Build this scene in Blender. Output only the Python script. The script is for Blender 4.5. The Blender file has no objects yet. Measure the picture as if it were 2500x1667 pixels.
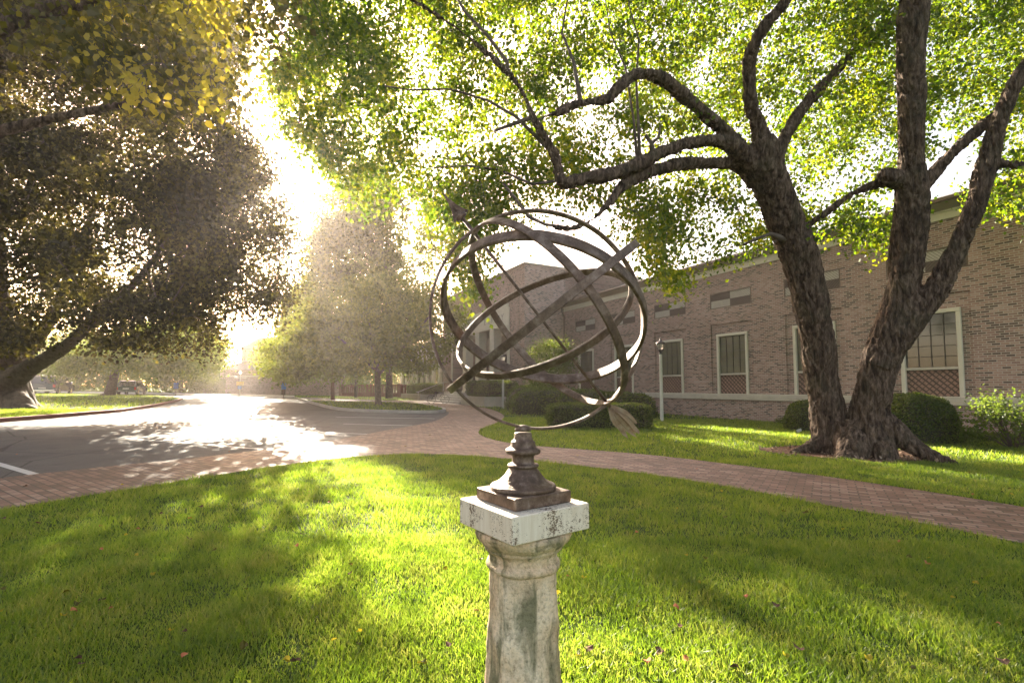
import bpy, math, random
import numpy as np
from mathutils import Vector, Matrix, noise as mnoise
# ------------------------------------------------------------ camera, sky, sun, exposure
F = 1180.0; TH = math.radians(3.4); CX = 1250.0; CY = 833.5; SH = 41.4; H = 1.4
SUN_AZ = math.radians(-25.0); SUN_EL = math.radians(21.5)
scene = bpy.context.scene; col = scene.collection
cam_d = bpy.data.cameras.new('camera'); cam_d.lens = 36*F/2500; cam_d.sensor_width = 36; cam_d.shift_y = SH/2500
cam_d.clip_start = .05; cam_d.clip_end = 1500
cam = bpy.data.objects.new('camera', cam_d); col.objects.link(cam)
cam.location = (0, 0, H); cam.rotation_euler = (math.radians(90)+TH, 0, 0); scene.camera = cam
scene.render.resolution_x = 1024; scene.render.resolution_y = 682
w = bpy.data.worlds.new('World'); scene.world = w; w.use_nodes = True
nt = w.node_tree; nt.nodes.clear()
sk = nt.nodes.new('ShaderNodeTexSky'); sk.sky_type = 'NISHITA'; sk.sun_disc = False
sk.sun_elevation = SUN_EL; sk.sun_rotation = SUN_AZ; sk.dust_density = 2.5; sk.air_density = 1.0; sk.ozone_density = 1.0
bg = nt.nodes.new('ShaderNodeBackground'); bg.inputs['Strength'].default_value = .075
out = nt.nodes.new('ShaderNodeOutputWorld'); wm = nt.nodes.new('ShaderNodeMix'); wm.data_type = 'RGBA'; wm.blend_type = 'MULTIPLY'; wm.inputs[0].default_value = 1; wm.inputs[7].default_value = (1.30, 1.0, .80, 1); nt.links.new(sk.outputs[0], wm.inputs[6]); nt.links.new(wm.outputs[2], bg.inputs[0]); nt.links.new(bg.outputs[0], out.inputs[0])
sl = bpy.data.lights.new('sun', 'SUN'); sl.energy = 5.0; sl.angle = math.radians(.5); sl.color = (1, .88, .70)
so = bpy.data.objects.new('sun', sl); col.objects.link(so)
sd = Vector((math.sin(SUN_AZ)*math.cos(SUN_EL), math.cos(SUN_AZ)*math.cos(SUN_EL), math.sin(SUN_EL)))
so.rotation_euler = sd.to_track_quat('Z', 'Y').to_euler(); so.location = (-20, 40, 30)
scene.view_settings.view_transform = 'Standard'; scene.view_settings.look = 'None'
scene.view_settings.exposure = 2.9; scene.view_settings.gamma = 1
cy = scene.cycles; cy.max_bounces = 8; cy.diffuse_bounces = 4; cy.glossy_bounces = 3; cy.transmission_bounces = 5; cy.transparent_max_bounces = 6
cy.volume_bounces = 0; cy.sample_clamp_indirect = 6; cy.use_denoising = True; cy.caustics_reflective = False; cy.caustics_refractive = False
# ------------------------------------------------------------ maths helpers
rng = np.random.default_rng(7); random.seed(7)
ct, st = math.cos(TH), math.sin(TH); GA, GB = -.012, .002
def ray(u, v):
    a = (u-CX)/F; b = -(v-CY-SH)/F; y = ct-b*st; z = st+b*ct
    return a/y, z/y
def at(u, v, Y):
    a, b = ray(u, v); return Vector((a*Y, Y, H+b*Y))
def gz(x, y): return GA*x+GB*y
def gnd(u, v):
    a, b = ray(u, v); Y = H/(GA*a+GB-b); return (a*Y, Y)
def inside(poly, x, y):
    r = np.zeros(len(x), bool); n = len(poly)
    for i in range(n):
        x1, y1 = poly[i]; x2, y2 = poly[(i+1) % n]
        if y1 == y2: continue
        c = ((y1 > y) != (y2 > y)) & (x < (x2-x1)*(y-y1)/(y2-y1)+x1); r ^= c
    return r
# ------------------------------------------------------------ object helpers
def tag(o, label=None, cat=None, group=None, kind=None):
    if label: o['label'] = label
    if cat: o['category'] = cat
    if group: o['group'] = group
    if kind: o['kind'] = kind
    return o
def empty(name, loc=(0, 0, 0), rz=0, label=None, cat=None, group=None):
    o = bpy.data.objects.new(name, None); col.objects.link(o); o.location = loc; o.rotation_euler = (0, 0, rz)
    o.empty_display_size = .2
    return tag(o, label, cat, group)
class MB:
    def __init__(s): s.v = []; s.f = []; s.m = []; s.s = []
    def add(s, vs, fs, mi=0, smooth=False):
        k = len(s.v); s.v += [tuple(p) for p in vs]
        for f in fs: s.f.append(tuple(i+k for i in f)); s.m.append(mi); s.s.append(smooth)
        return s
    def box(s, x0, x1, y0, y1, z0, z1, mi=0, b=0.0, M=None):
        if b <= 0:
            vs = [(x0, y0, z0), (x1, y0, z0), (x1, y1, z0), (x0, y1, z0), (x0, y0, z1), (x1, y0, z1), (x1, y1, z1), (x0, y1, z1)]
            fs = [(3, 2, 1, 0), (4, 5, 6, 7), (0, 1, 5, 4), (1, 2, 6, 5), (2, 3, 7, 6), (3, 0, 4, 7)]
        else:
            vs = []; lv = [(z0, b), (z0+b, 0), (z1-b, 0), (z1, b)]
            for z, i in lv:
                for (xa, ya, sx, sy) in ((x0, y0, 1, 1), (x1, y0, -1, 1), (x1, y1, -1, -1), (x0, y1, 1, -1)):
                    c = b
                    p = [(xa+sx*(i), ya+sy*(i+c)), (xa+sx*(i+c), ya+sy*i)]
                    if (sx, sy) in ((-1, 1), (1, -1)): p = p[::-1]
                    vs += [(q[0], q[1], z) for q in p]
            fs = [tuple(range(7, -1, -1)), tuple(range(24, 32))]
            for k in range(3):
                for j in range(8): fs.append((k*8+j, k*8+(j+1) % 8, k*8+8+(j+1) % 8, k*8+8+j))
        if M is not None: vs = [tuple(M @ Vector(p)) for p in vs]
        return s.add(vs, fs, mi)
    def tube(s, pts, rad, n=8, mi=0, cap=True, smooth=True, ang=0):
        pts = [Vector(p) for p in pts]; vs = []; fs = []
        up = None
        for i, p in enumerate(pts):
            d = (pts[min(i+1, len(pts)-1)]-pts[max(i-1, 0)])
            if d.length < 1e-9: d = Vector((0, 0, 1))
            d.normalize()
            if up is None:
                up = Vector((1, 0, 0)) if abs(d.x) < .8 else Vector((0, 1, 0))
            a = (up-d*up.dot(d)).normalized(); up = a; b = d.cross(a)
            r = rad[i] if hasattr(rad, '__len__') else rad
            for k in range(n):
                t = 2*math.pi*k/n+ang; vs.append(p+a*(r*math.cos(t))+b*(r*math.sin(t)))
        for i in range(len(pts)-1):
            for k in range(n): fs.append((i*n+k, i*n+(k+1) % n, (i+1)*n+(k+1) % n, (i+1)*n+k))
        s.add(vs, fs, mi, smooth)
        if cap:
            k = len(s.v)-len(vs)
            s.f.append(tuple(k+j for j in range(n-1, -1, -1))); s.m.append(mi); s.s.append(False)
            s.f.append(tuple(k+(len(pts)-1)*n+j for j in range(n))); s.m.append(mi); s.s.append(False)
        return s
    def lathe(s, prof, c=(0, 0, 0), n=24, mi=0, smooth=True, shape=None):
        vs = []; fs = []
        for r, z in prof:
            for k in range(n):
                t = 2*math.pi*k/n; q = r*(shape(t) if shape else 1)
                vs.append((c[0]+q*math.cos(t), c[1]+q*math.sin(t), c[2]+z))
        for i in range(len(prof)-1):
            for k in range(n): fs.append((i*n+k, i*n+(k+1) % n, (i+1)*n+(k+1) % n, (i+1)*n+k))
        fs.append(tuple(range(n-1, -1, -1))); fs.append(tuple((len(prof)-1)*n+k for k in range(n)))
        return s.add(vs, fs, mi, smooth)
    def prism(s, poly, z0, z1, mi=0, M=None):
        n = len(poly); vs = [(x, y, z0) for x, y in poly]+[(x, y, z1) for x, y in poly]
        fs = [tuple(range(n-1, -1, -1)), tuple(range(n, 2*n))]+[(i, (i+1) % n, n+(i+1) % n, n+i) for i in range(n)]
        if M is not None: vs = [tuple(M @ Vector(p)) for p in vs]
        return s.add(vs, fs, mi)
    def build(s, name, mats, parent=None, loc=None, rot=None):
        me = bpy.data.meshes.new(name); me.from_pydata(s.v, [], s.f)
        if not isinstance(mats, (list, tuple)): mats = [mats]
        for m in mats: me.materials.append(m)
        me.polygons.foreach_set('material_index', s.m); me.polygons.foreach_set('use_smooth', s.s); me.update()
        return link(name, me, parent, loc, rot)
def link(name, me, parent=None, loc=None, rot=None):
    o = bpy.data.objects.new(name, me); col.objects.link(o)
    if parent: o.parent = parent
    if loc is not None: o.location = loc
    if rot is not None: o.rotation_euler = rot
    return o
def npmesh(name, V, Fq, mats, mi=None, smooth=False):
    """V (n,3), Fq (m,k) numpy -> mesh"""
    me = bpy.data.meshes.new(name); k = Fq.shape[1]
    me.vertices.add(len(V)); me.vertices.foreach_set('co', np.asarray(V, np.float32).ravel())
    me.loops.add(Fq.size); me.loops.foreach_set('vertex_index', Fq.astype(np.int32).ravel())
    me.polygons.add(len(Fq)); me.polygons.foreach_set('loop_start', np.arange(0, Fq.size, k, dtype=np.int32))
    me.polygons.foreach_set('loop_total', np.full(len(Fq), k, np.int32))
    if not isinstance(mats, (list, tuple)): mats = [mats]
    for m in mats: me.materials.append(m)
    if mi is not None: me.polygons.foreach_set('material_index', np.asarray(mi, np.int32))
    me.polygons.foreach_set('use_smooth', np.full(len(Fq), smooth, bool)); me.update(calc_edges=True); return me
# ------------------------------------------------------------ materials
class N:
    def __init__(s, name):
        s.m = bpy.data.materials.new(name); s.m.use_nodes = True; s.t = s.m.node_tree; s.t.nodes.clear()
        s.out = s.n('ShaderNodeOutputMaterial'); s.tc = s.n('ShaderNodeTexCoord')
    def n(s, t, **k):
        x = s.t.nodes.new(t)
        for a, b in k.items(): setattr(x, a, b)
        return x
    def l(s, a, b): s.t.links.new(a, b)
    def val(s, sock, v):
        if hasattr(v, 'links') or isinstance(v, bpy.types.NodeSocket): s.l(v, sock)
        else:
            if isinstance(v, tuple) and len(v) == 3 and sock.type == 'RGBA': v = (*v, 1)
            sock.default_value = v
    def noise(s, vec, scale, detail=4, rough=.6, dist=0):
        x = s.n('ShaderNodeTexNoise'); x.inputs['Scale'].default_value = scale; x.inputs['Detail'].default_value = detail
        x.inputs['Roughness'].default_value = rough; x.inputs['Distortion'].default_value = dist
        if vec: s.l(vec, x.inputs['Vector'])
        return x.outputs['Fac']
    def mapping(s, scale=(1, 1, 1), rot=(0, 0, 0), src='Object'):
        x = s.n('ShaderNodeMapping'); x.inputs['Scale'].default_value = scale; x.inputs['Rotation'].default_value = rot
        s.l(s.tc.outputs[src], x.inputs['Vector']); return x.outputs[0]
    def ramp(s, fac, stops, interp='LINEAR'):
        x = s.n('ShaderNodeValToRGB'); x.color_ramp.interpolation = interp; e = x.color_ramp.elements
        while len(e) < len(stops): e.new(.5)
        for q, (p, c) in zip(e, stops): q.position = p; q.color = (*c, 1) if len(c) == 3 else c
        s.l(fac, x.inputs[0]); return x.outputs[0]
    def mix(s, fac, a, b, mode='MIX'):
        x = s.n('ShaderNodeMix', data_type='RGBA', blend_type=mode); s.val(x.inputs[0], fac); s.val(x.inputs[6], a); s.val(x.inputs[7], b)
        return x.outputs[2]
    def math(s, op, a, b=0.0):
        x = s.n('ShaderNodeMath', operation=op); s.val(x.inputs[0], a); s.val(x.inputs[1], b); return x.outputs[0]
    def bump(s, h, strength=.5, dist=.02, prev=None):
        x = s.n('ShaderNodeBump'); x.inputs['Strength'].default_value = strength; x.inputs['Distance'].default_value = dist
        s.l(h, x.inputs['Height'])
        if prev: s.l(prev, x.inputs['Normal'])
        return x.outputs[0]
    def pbr(s, color, rough=.6, metal=0.0, normal=None, spec=.5):
        p = s.n('ShaderNodeBsdfPrincipled'); s.val(p.inputs['Base Color'], color); s.val(p.inputs['Roughness'], rough)
        s.val(p.inputs['Metallic'], metal); s.val(p.inputs['Specular IOR Level'], spec)
        if normal: s.l(normal, p.inputs['Normal'])
        s.l(p.outputs[0], s.out.inputs[0]); return s.m
def G3(c, k=1.0): return tuple(min(1, x*k) for x in c)
def plain(name, c, rough=.5, metal=0.0, var=.25, scale=6, bump=.15, spec=.5):
    a = N(name); f = a.noise(a.mapping(), scale, 5)
    colr = a.ramp(f, [(.3, G3(c, 1-var)), (.7, G3(c, 1+var))])
    return a.pbr(colr, rough, metal, a.bump(a.noise(a.mapping(), scale*8, 3), bump, .005), spec)
def leafmat(name, cols, trans, tf=.55, gloss=.02, ns=.55):
    a = N(name); g = a.n('ShaderNodeNewGeometry'); r = g.outputs['Random Per Island']
    st = [(i/(len(cols)-1), c) for i, c in enumerate(cols)]
    big = a.ramp(a.noise(a.tc.outputs['Object'], ns, 3), [(.32, (0, 0, 0)), (.68, (1, 1, 1))])
    fac = a.math('ADD', a.math('MULTIPLY', r, .55), a.math('MULTIPLY', big, .45))
    cd = a.ramp(fac, st); tcs = [(i/(len(trans)-1), c) for i, c in enumerate(trans)]; ctn = a.ramp(fac, tcs)
    d = a.n('ShaderNodeBsdfDiffuse'); t = a.n('ShaderNodeBsdfTranslucent'); gl = a.n('ShaderNodeBsdfGlossy'); gl.inputs['Roughness'].default_value = .42
    gl.inputs['Color'].default_value = (.9, .9, .9, 1)
    a.l(cd, d.inputs[0]); a.l(ctn, t.inputs[0])
    m = a.n('ShaderNodeMixShader'); m.inputs[0].default_value = tf; a.l(d.outputs[0], m.inputs[1]); a.l(t.outputs[0], m.inputs[2])
    m2 = a.n('ShaderNodeMixShader'); m2.inputs[0].default_value = gloss; a.l(m.outputs[0], m2.inputs[1]); a.l(gl.outputs[0], m2.inputs[2])
    a.l(m2.outputs[0], a.out.inputs[0]); return a.m
def brickmat(name, cols, mortar, bw=.2, bh=.067, axes='XZ', mort=.012, rough=.85, rot=0, squash=1.0, sf=2, stain=True):
    a = N(name); sp = a.n('ShaderNodeSeparateXYZ'); a.l(a.mapping(rot=(0, 0, rot)), sp.inputs[0])
    cb = a.n('ShaderNodeCombineXYZ'); a.l(sp.outputs[axes[0]], cb.inputs[0]); a.l(sp.outputs[axes[1]], cb.inputs[1])
    b = a.n('ShaderNodeTexBrick'); b.inputs['Scale'].default_value = 1; b.inputs['Mortar Size'].default_value = mort
    b.inputs['Brick Width'].default_value = bw; b.inputs['Row Height'].default_value = bh; b.inputs['Mortar Smooth'].default_value = .2
    b.inputs['Color1'].default_value = (0, 0, 0, 1); b.inputs['Color2'].default_value = (1, 1, 1, 1); b.inputs['Mortar'].default_value = (.5, .5, .5, 1)
    b.inputs['Bias'].default_value = 0; b.squash = squash; b.squash_frequency = sf
    a.l(cb.outputs[0], b.inputs['Vector'])
    n = len(cols); c = a.ramp(b.outputs['Color'], [(i/n, k) for i, k in enumerate(cols)], 'CONSTANT')
    nz = a.noise(cb.outputs[0], 30, 3); c = a.mix(.35, c, a.ramp(nz, [(.3, (.35, .35, .35)), (.7, (1, 1, 1))]), 'MULTIPLY')
    if stain:
        n2 = a.noise(cb.outputs[0], .9, 6, .65); c = a.mix(.6, c, a.ramp(n2, [(.34, (.52, .50, .46)), (.65, (1.0, 1.0, 1.0))]), 'MULTIPLY')
    mc = a.mix(a.noise(cb.outputs[0], 3, 3), G3(mortar, .7), mortar)
    c = a.mix(b.outputs['Fac'], c, mc)
    nb = a.bump(a.math('SUBTRACT', a.math('MULTIPLY', nz, .3), b.outputs['Fac']), .6, .012)
    return a.pbr(c, rough, 0.0, nb, .3)
M = {}
M['grass'] = leafmat('grass_blades', [(.035, .075, .008), (.07, .12, .014), (.11, .14, .025)], [(.12, .23, .015), (.32, .48, .022), (.64, .62, .13)], .55, .03, 2.2)
a = N('turf'); f = a.noise(a.mapping(), 2.2, 6); f2 = a.noise(a.mapping(), 45, 3)
c = a.ramp(f, [(.3, (.03, .06, .009)), (.6, (.06, .10, .015)), (.8, (.09, .11, .022))]); c = a.mix(.6, c, a.ramp(f2, [(.35, (.35, .4, .3)), (.6, (1.25, 1.2, 1.1))]), 'MULTIPLY')
M['turf'] = a.pbr(c, .9, 0.0, a.bump(f2, .9, .04), .2)
a = N('asphalt'); f = a.noise(a.mapping(), .35, 6, .65); f2 = a.noise(a.mapping(), 160, 2); f3 = a.noise(a.mapping((1, .15, 1)), 3, 4)
c = a.ramp(f, [(.3, (.07, .068, .067)), (.7, (.13, .125, .12))]); c = a.mix(.5, c, a.ramp(f2, [(.4, (.5, .5, .5)), (.75, (1.9, 1.9, 1.85))]), 'MULTIPLY')
c = a.mix(.4, c, a.ramp(f3, [(.35, (.7, .7, .7)), (.6, (1.1, 1.1, 1.1))]), 'MULTIPLY')
vc = a.n('ShaderNodeTexVoronoi', feature='DISTANCE_TO_EDGE'); vc.inputs['Scale'].default_value = .35; a.l(a.mapping(), vc.inputs['Vector'])
ck = a.math('LESS_THAN', vc.outputs['Distance'], a.math('MULTIPLY', a.noise(a.mapping(), 2, 3), .012)); c = a.mix(a.math('MULTIPLY', ck, .6), c, (.02, .02, .02))
st_ = a.noise(a.mapping(), 1.1, 5, .7); c = a.mix(a.ramp(st_, [(.55, (0, 0, 0)), (.72, (.5, .5, .5))]), c, (.03, .03, .032))
M['asphalt'] = a.pbr(c, a.ramp(f2, [(.3, (.62, .62, .62)), (.7, (.85, .85, .85))]), 0.0, a.bump(f2, .9, .012), .3)
M['paver'] = brickmat('brick_pavers', [(.22, .135, .10), (.30, .19, .145), (.26, .165, .125), (.17, .11, .085), (.35, .25, .20)], (.085, .07, .055), .21, .105, 'XY', .010, .62, math.radians(33))
M['brick'] = brickmat('facade_brick', [(.35, .225, .195), (.43, .28, .24), (.14, .10, .09), (.38, .24, .21), (.45, .32, .28), (.20, .14, .12), (.33, .205, .18), (.41, .265, .23)], (.46, .41, .37),   .205, .072, 'XZ', .011)
M['brick_side'] = brickmat('facade_brick_side', [(.35, .225, .195), (.43, .28, .24), (.14, .10, .09), (.38, .24, .21), (.45, .32, .28), (.20, .14, .12), (.33, .205, .18), (.41, .265, .23)], (.46, .41, .37), .205, .078, 'YZ', .012)
a = N('diaper_brick'); sp = a.n('ShaderNodeSeparateXYZ'); a.l(a.mapping(), sp.inputs[0])
z2 = a.math('MULTIPLY', sp.outputs['Z'], 1.0)
w1 = a.math('FRACT', a.math('MULTIPLY', a.math('ADD', sp.outputs['X'], z2), 5.2)); w2 = a.math('FRACT', a.math('MULTIPLY', a.math('SUBTRACT', sp.outputs['X'], z2), 5.2))
l = a.math('MAXIMUM', a.math('GREATER_THAN', w1, .62), a.math('GREATER_THAN', w2, .80)); nz = a.noise(a.mapping(), 14, 4)
c = a.mix(l, (.28, .18, .145), (.09, .065, .055)); c = a.mix(.5, c, a.ramp(nz, [(.3, (.5, .5, .5)), (.7, (1.3, 1.25, 1.2))]), 'MULTIPLY')
M['diaper'] = a.pbr(c, .85, 0.0, a.bump(a.math('SUBTRACT', nz, l), .6, .02), .3)
a = N('herringbone_panel'); sp = a.n('ShaderNodeSeparateXYZ'); a.l(a.mapping(), sp.inputs[0])
w1 = a.math('FRACT', a.math('MULTIPLY', a.math('ADD', sp.outputs['X'], sp.outputs['Z']), 9.0)); nz = a.noise(a.mapping(), 12, 4)
c = a.mix(a.math('GREATER_THAN', w1, .7), (.40, .38, .34), (.24, .22, .20)); c = a.mix(.4, c, a.ramp(nz, [(.3, (.6, .6, .6)), (.7, (1.2, 1.2, 1.2))]), 'MULTIPLY')
M['panel_light'] = a.pbr(c, .85)
a = N('dark_tile_panel'); sp = a.n('ShaderNodeSeparateXYZ'); a.l(a.mapping(), sp.inputs[0])
w1 = a.math('FRACT', a.math('MULTIPLY', a.math('SUBTRACT', sp.outputs['X'], sp.outputs['Z']), 9.0)); nz = a.noise(a.mapping(), 12, 4)
c = a.mix(a.math('GREATER_THAN', w1, .7), (.09, .07, .06), (.05, .04, .035)); c = a.mix(.4, c, a.ramp(nz, [(.3, (.6, .6, .6)), (.7, (1.2, 1.2, 1.2))]), 'MULTIPLY')
M['panel_dark'] = a.pbr(c, .85)
M['stone'] = plain('limestone', (.44, .41, .35), .75, 0, .12, 2.5, .2)
M['trim'] = plain('cream_painted_trim', (.55, .53, .45), .5, 0, .06, 3, .05)
M['olive'] = plain('olive_gutter_paint', (.23, .21, .15), .5, 0, .1, 3, .05)
M['brown'] = plain('brown_metal', (.10, .07, .05), .5, 0, .15, 3, .05)
a = N('slate_roof'); b = a.n('ShaderNodeTexBrick'); a.l(a.mapping(), b.inputs['Vector']); b.inputs['Scale'].default_value = 1; b.inputs['Brick Width'].default_value = .3; b.inputs['Row Height'].default_value = .22
b.inputs['Mortar Size'].default_value = .008; b.inputs['Color1'].default_value = (.11, .115, .125, 1); b.inputs['Color2'].default_value = (.17, .17, .18, 1); b.inputs['Mortar'].default_value = (.07, .07, .07, 1)
M['slate'] = a.pbr(a.mix(.4, b.outputs['Color'], a.ramp(a.noise(a.mapping(), 3, 5), [(.3, (.6, .6, .6)), (.7, (1.2, 1.2, 1.2))]), 'MULTIPLY'), .85, 0.0, a.bump(b.outputs['Fac'], -.5, .02), .15)
M['glass_dark'] = plain('window_glass', (.035, .04, .03), .06, 0, .3, 1.2, .02, .9)
M['glass_olive'] = plain('olive_pane_glass', (.12, .12, .085), .25, 0, .2, 1.5, .02, .8)  # olive pane material, paler and rougher than the dark window glass
M['leadbar'] = plain('window_bars', (.06, .055, .045), .5, 0, .1, 3, .02)
# weathered iron
a = N('weathered_bronze'); f = a.noise(a.mapping(), 22, 6, .7); f2 = a.noise(a.mapping(), 240, 3, .6); f3 = a.noise(a.mapping(), 5, 4)
c = a.ramp(f, [(.32, (.055, .036, .026)), (.5, (.125, .085, .062)), (.64, (.23, .175, .14)), (.8, (.46, .42, .38))])
c = a.mix(a.ramp(f3, [(.5, (0, 0, 0)), (.75, (.5, .5, .5))]), c, (.15, .09, .055))
M['iron'] = a.pbr(c, a.ramp(f2, [(.3, (.42, .42, .42)), (.7, (.66, .66, .66))]), .6, a.bump(f2, .55, .003, a.bump(f, .35, .004)))
a = N('aged_copper_feather'); f = a.noise(a.mapping((1, 1, 1)), 18, 6, .7); f2 = a.noise(a.mapping(), 90, 3)
c = a.ramp(f, [(.3, (.16, .095, .06)), (.5, (.30, .21, .14)), (.7, (.38, .33, .26))])
M['feather'] = a.pbr(c, .5, .35, a.bump(f2, .5, .003))
a = N('travertine'); v = a.n('ShaderNodeTexVoronoi'); v.inputs['Scale'].default_value = 95; 
wv = a.mapping((1, 1, .75)); nd = a.noise(wv, 20, 4); vx = a.n('ShaderNodeVectorMath', operation='ADD'); a.l(wv, vx.inputs[0])
nv = a.n('ShaderNodeTexNoise'); nv.inputs['Scale'].default_value = 30; vs_ = a.n('ShaderNodeVectorMath', operation='SCALE'); vs_.inputs['Scale'].default_value = .03; a.l(nv.outputs['Color'], vs_.inputs[0]); a.l(vs_.outputs[0], vx.inputs[1]); a.l(vx.outputs[0], v.inputs['Vector'])
msk = a.noise(a.mapping((1, 1, .5)), 11, 3); thr = a.math('MULTIPLY', a.math('SUBTRACT', msk, .38), 2.2)
pit = a.math('LESS_THAN', v.outputs['Distance'], thr)
vein = a.noise(a.mapping((14, 14, 1.2)), 4, 4, .6)
c = a.ramp(vein, [(.3, (.62, .53, .41)), (.5, (.68, .60, .48)), (.7, (.74, .67, .56))]); c = a.mix(a.ramp(a.noise(a.mapping(), 6, 5), [(.55, (0, 0, 0)), (.8, (.5, .5, .5))]), c, (.55, .42, .30))
c = a.mix(pit, c, (.16, .11, .075))
M['travertine'] = a.pbr(c, .6, 0.0, a.bump(pit, -1, .006, a.bump(a.noise(a.mapping(), 160, 3), .2, .002)), .4)
a = N('lichened_limestone'); f = a.noise(a.mapping((1, 1, .45)), 9, 7, .72); f2 = a.noise(a.mapping((1, 1, .22)), 13, 5, .6, .5); f3 = a.noise(a.mapping(), 75, 5, .7); f4 = a.noise(a.mapping((1, 1, .7)), 3.5, 4)
c = a.ramp(f, [(.3, (.44, .33, .21)), (.5, (.67, .54, .38)), (.68, (.78, .67, .51))])
c = a.mix(a.ramp(f4, [(.42, (0, 0, 0)), (.62, (.7, .7, .7))]), c, (.58, .38, .21))
c = a.mix(a.ramp(f2, [(.49, (0, 0, 0)), (.62, (.8, .8, .8))]), c, (.10, .11, .055))
c = a.mix(.75, c, a.ramp(f3, [(.32, (.42, .40, .36)), (.5, (1, 1, 1)), (.7, (1.25, 1.22, 1.15))]), 'MULTIPLY')
M['oldstone'] = a.pbr(c, .9, 0.0, a.bump(f3, .8, .008, a.bump(f, .6, .02)), .25)
a = N('bark'); mp = a.mapping((1, 1, .28)); f = a.noise(mp, 14, 7, .7, .4); f2 = a.noise(a.mapping((1, 1, .5)), 50, 4, .7); f3 = a.noise(a.mapping(), 2, 4)
c = a.ramp(f, [(.34, (.012, .008, .006)), (.46, (.055, .037, .027)), (.56, (.12, .085, .062)), (.7, (.24, .18, .14))])
c = a.mix(a.ramp(f3, [(.5, (0, 0, 0)), (.75, (.4, .4, .4))]), c, (.075, .075, .045))
M['bark'] = a.pbr(c, .9, 0.0, a.bump(f2, .8, .015, a.bump(f, 1, .05)), .2)
M['bark2'] = plain('smooth_bark', (.10, .08, .065), .9, 0, .4, 7, .6, .2)
M['leaf_main'] = leafmat('katsura_leaves', [(.018, .038, .005), (.045, .085, .008), (.08, .12, .012)], [(.035, .09, .003), (.19, .31, .006), (.66, .63, .02)], .55)
M['leaf_near'] = leafmat('yellowing_leaves', [(.02, .028, .005), (.045, .05, .008), (.10, .09, .012)], [(.05, .05, .004), (.15, .14, .008), (.50, .40, .02)], .5, .02, 1.1)
M['leaf_yellow'] = leafmat('yellow_leaf', [(.14, .12, .01), (.2, .17, .015), (.26, .21, .02)], [(.50, .42, .02), (.66, .54, .03), (.78, .62, .04)], .6, .02, 1.1)
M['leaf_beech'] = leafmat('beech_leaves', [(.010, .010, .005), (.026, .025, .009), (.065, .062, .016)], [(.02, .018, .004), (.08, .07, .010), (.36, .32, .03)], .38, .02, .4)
M['leaf_maple'] = leafmat('maple_leaves', [(.03, .05, .010), (.05, .08, .014), (.08, .12, .02)], [(.10, .14, .012), (.20, .26, .02), (.34, .38, .05)], .5)
M['leaf_haze'] = leafmat('dusky_maple_leaves', [(.022, .028, .008), (.05, .06, .014), (.08, .10, .02)], [(.07, .075, .008), (.20, .24, .02), (.45, .46, .05)], .5, .02, .35)
M['leaf_far'] = leafmat('far_leaves', [(.03, .055, .012), (.05, .085, .018), (.08, .12, .025)], [(.10, .16, .015), (.18, .26, .03), (.32, .38, .05)], .5)
M['leaf_box'] = leafmat('boxwood_leaves', [(.025, .05, .012), (.045, .08, .018), (.11, .14, .035)], [(.08, .13, .012), (.18, .24, .02), (.34, .38, .05)], .4, .03)
M['hedge_core'] = plain('hedge_inner_twigs', (.035, .035, .018), .95, 0, .3, 8, .6)
M['mulch'] = plain('bark_mulch', (.13, .075, .05), .95, 0, .55, 16, 1, .2)
M['white'] = plain('white_road_paint', (.5, .5, .48), .6, 0, .12, 5, .2)
M['concrete'] = plain('concrete', (.38, .36, .33), .8, 0, .15, 2.5, .3)
M['redcurb'] = plain('brick_red_kerb', (.26, .10, .075), .75, 0, .2, 2.5, .3)
M['post'] = plain('pale_metal_post', (.46, .46, .42), .5, 0, .1, 3, .05)
M['black'] = plain('black_metal', (.022, .022, .024), .35, .2, .2, 5, .05)
M['rubber'] = plain('tyre_rubber', (.02, .02, .02), .8)
M['chrome'] = plain('bright_metal', (.6, .6, .6), .2, 1, .05, 3, 0)
M['suv'] = plain('dark_green_car_paint', (.018, .03, .028), .22, .1, .1, 2, 0, .7)
M['hatch'] = plain('grey_green_car_paint', (.16, .18, .17), .25, .4, .05, 2, 0, .7)
M['carglass'] = plain('car_glass', (.02, .025, .03), .05, 0, .1, 1, 0, .9)
M['tail'] = plain('red_lamp_lens', (.45, .03, .02), .2)
M['headl'] = plain('clear_lamp_lens', (.6, .6, .6), .15)
M['blue'] = plain('blue_sign_face', (.05, .17, .55), .4)
M['yellow'] = plain('yellow_banner_cloth', (.60, .42, .05), .7)
M['wood'] = plain('red_brown_fence', (.16, .07, .05), .8, 0, .25, 3, .3)
M['redtile'] = plain('red_tile_roof', (.42, .17, .13), .8, 0, .25, 2, .4)
M['plaster'] = plain('pale_plaster', (.50, .46, .42), .85, 0, .1, 1.5, .1)
M['red'] = plain('red_leaf', (.40, .13, .05), .8)
a = N('lamp_glass'); p = a.n('ShaderNodeBsdfPrincipled'); p.inputs['Base Color'].default_value = (.85, .85, .8, 1); p.inputs['Roughness'].default_value = .35; p.inputs['Transmission Weight'].default_value = .75; a.l(p.outputs[0], a.out.inputs[0]); M['lampglass'] = a.m
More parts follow.
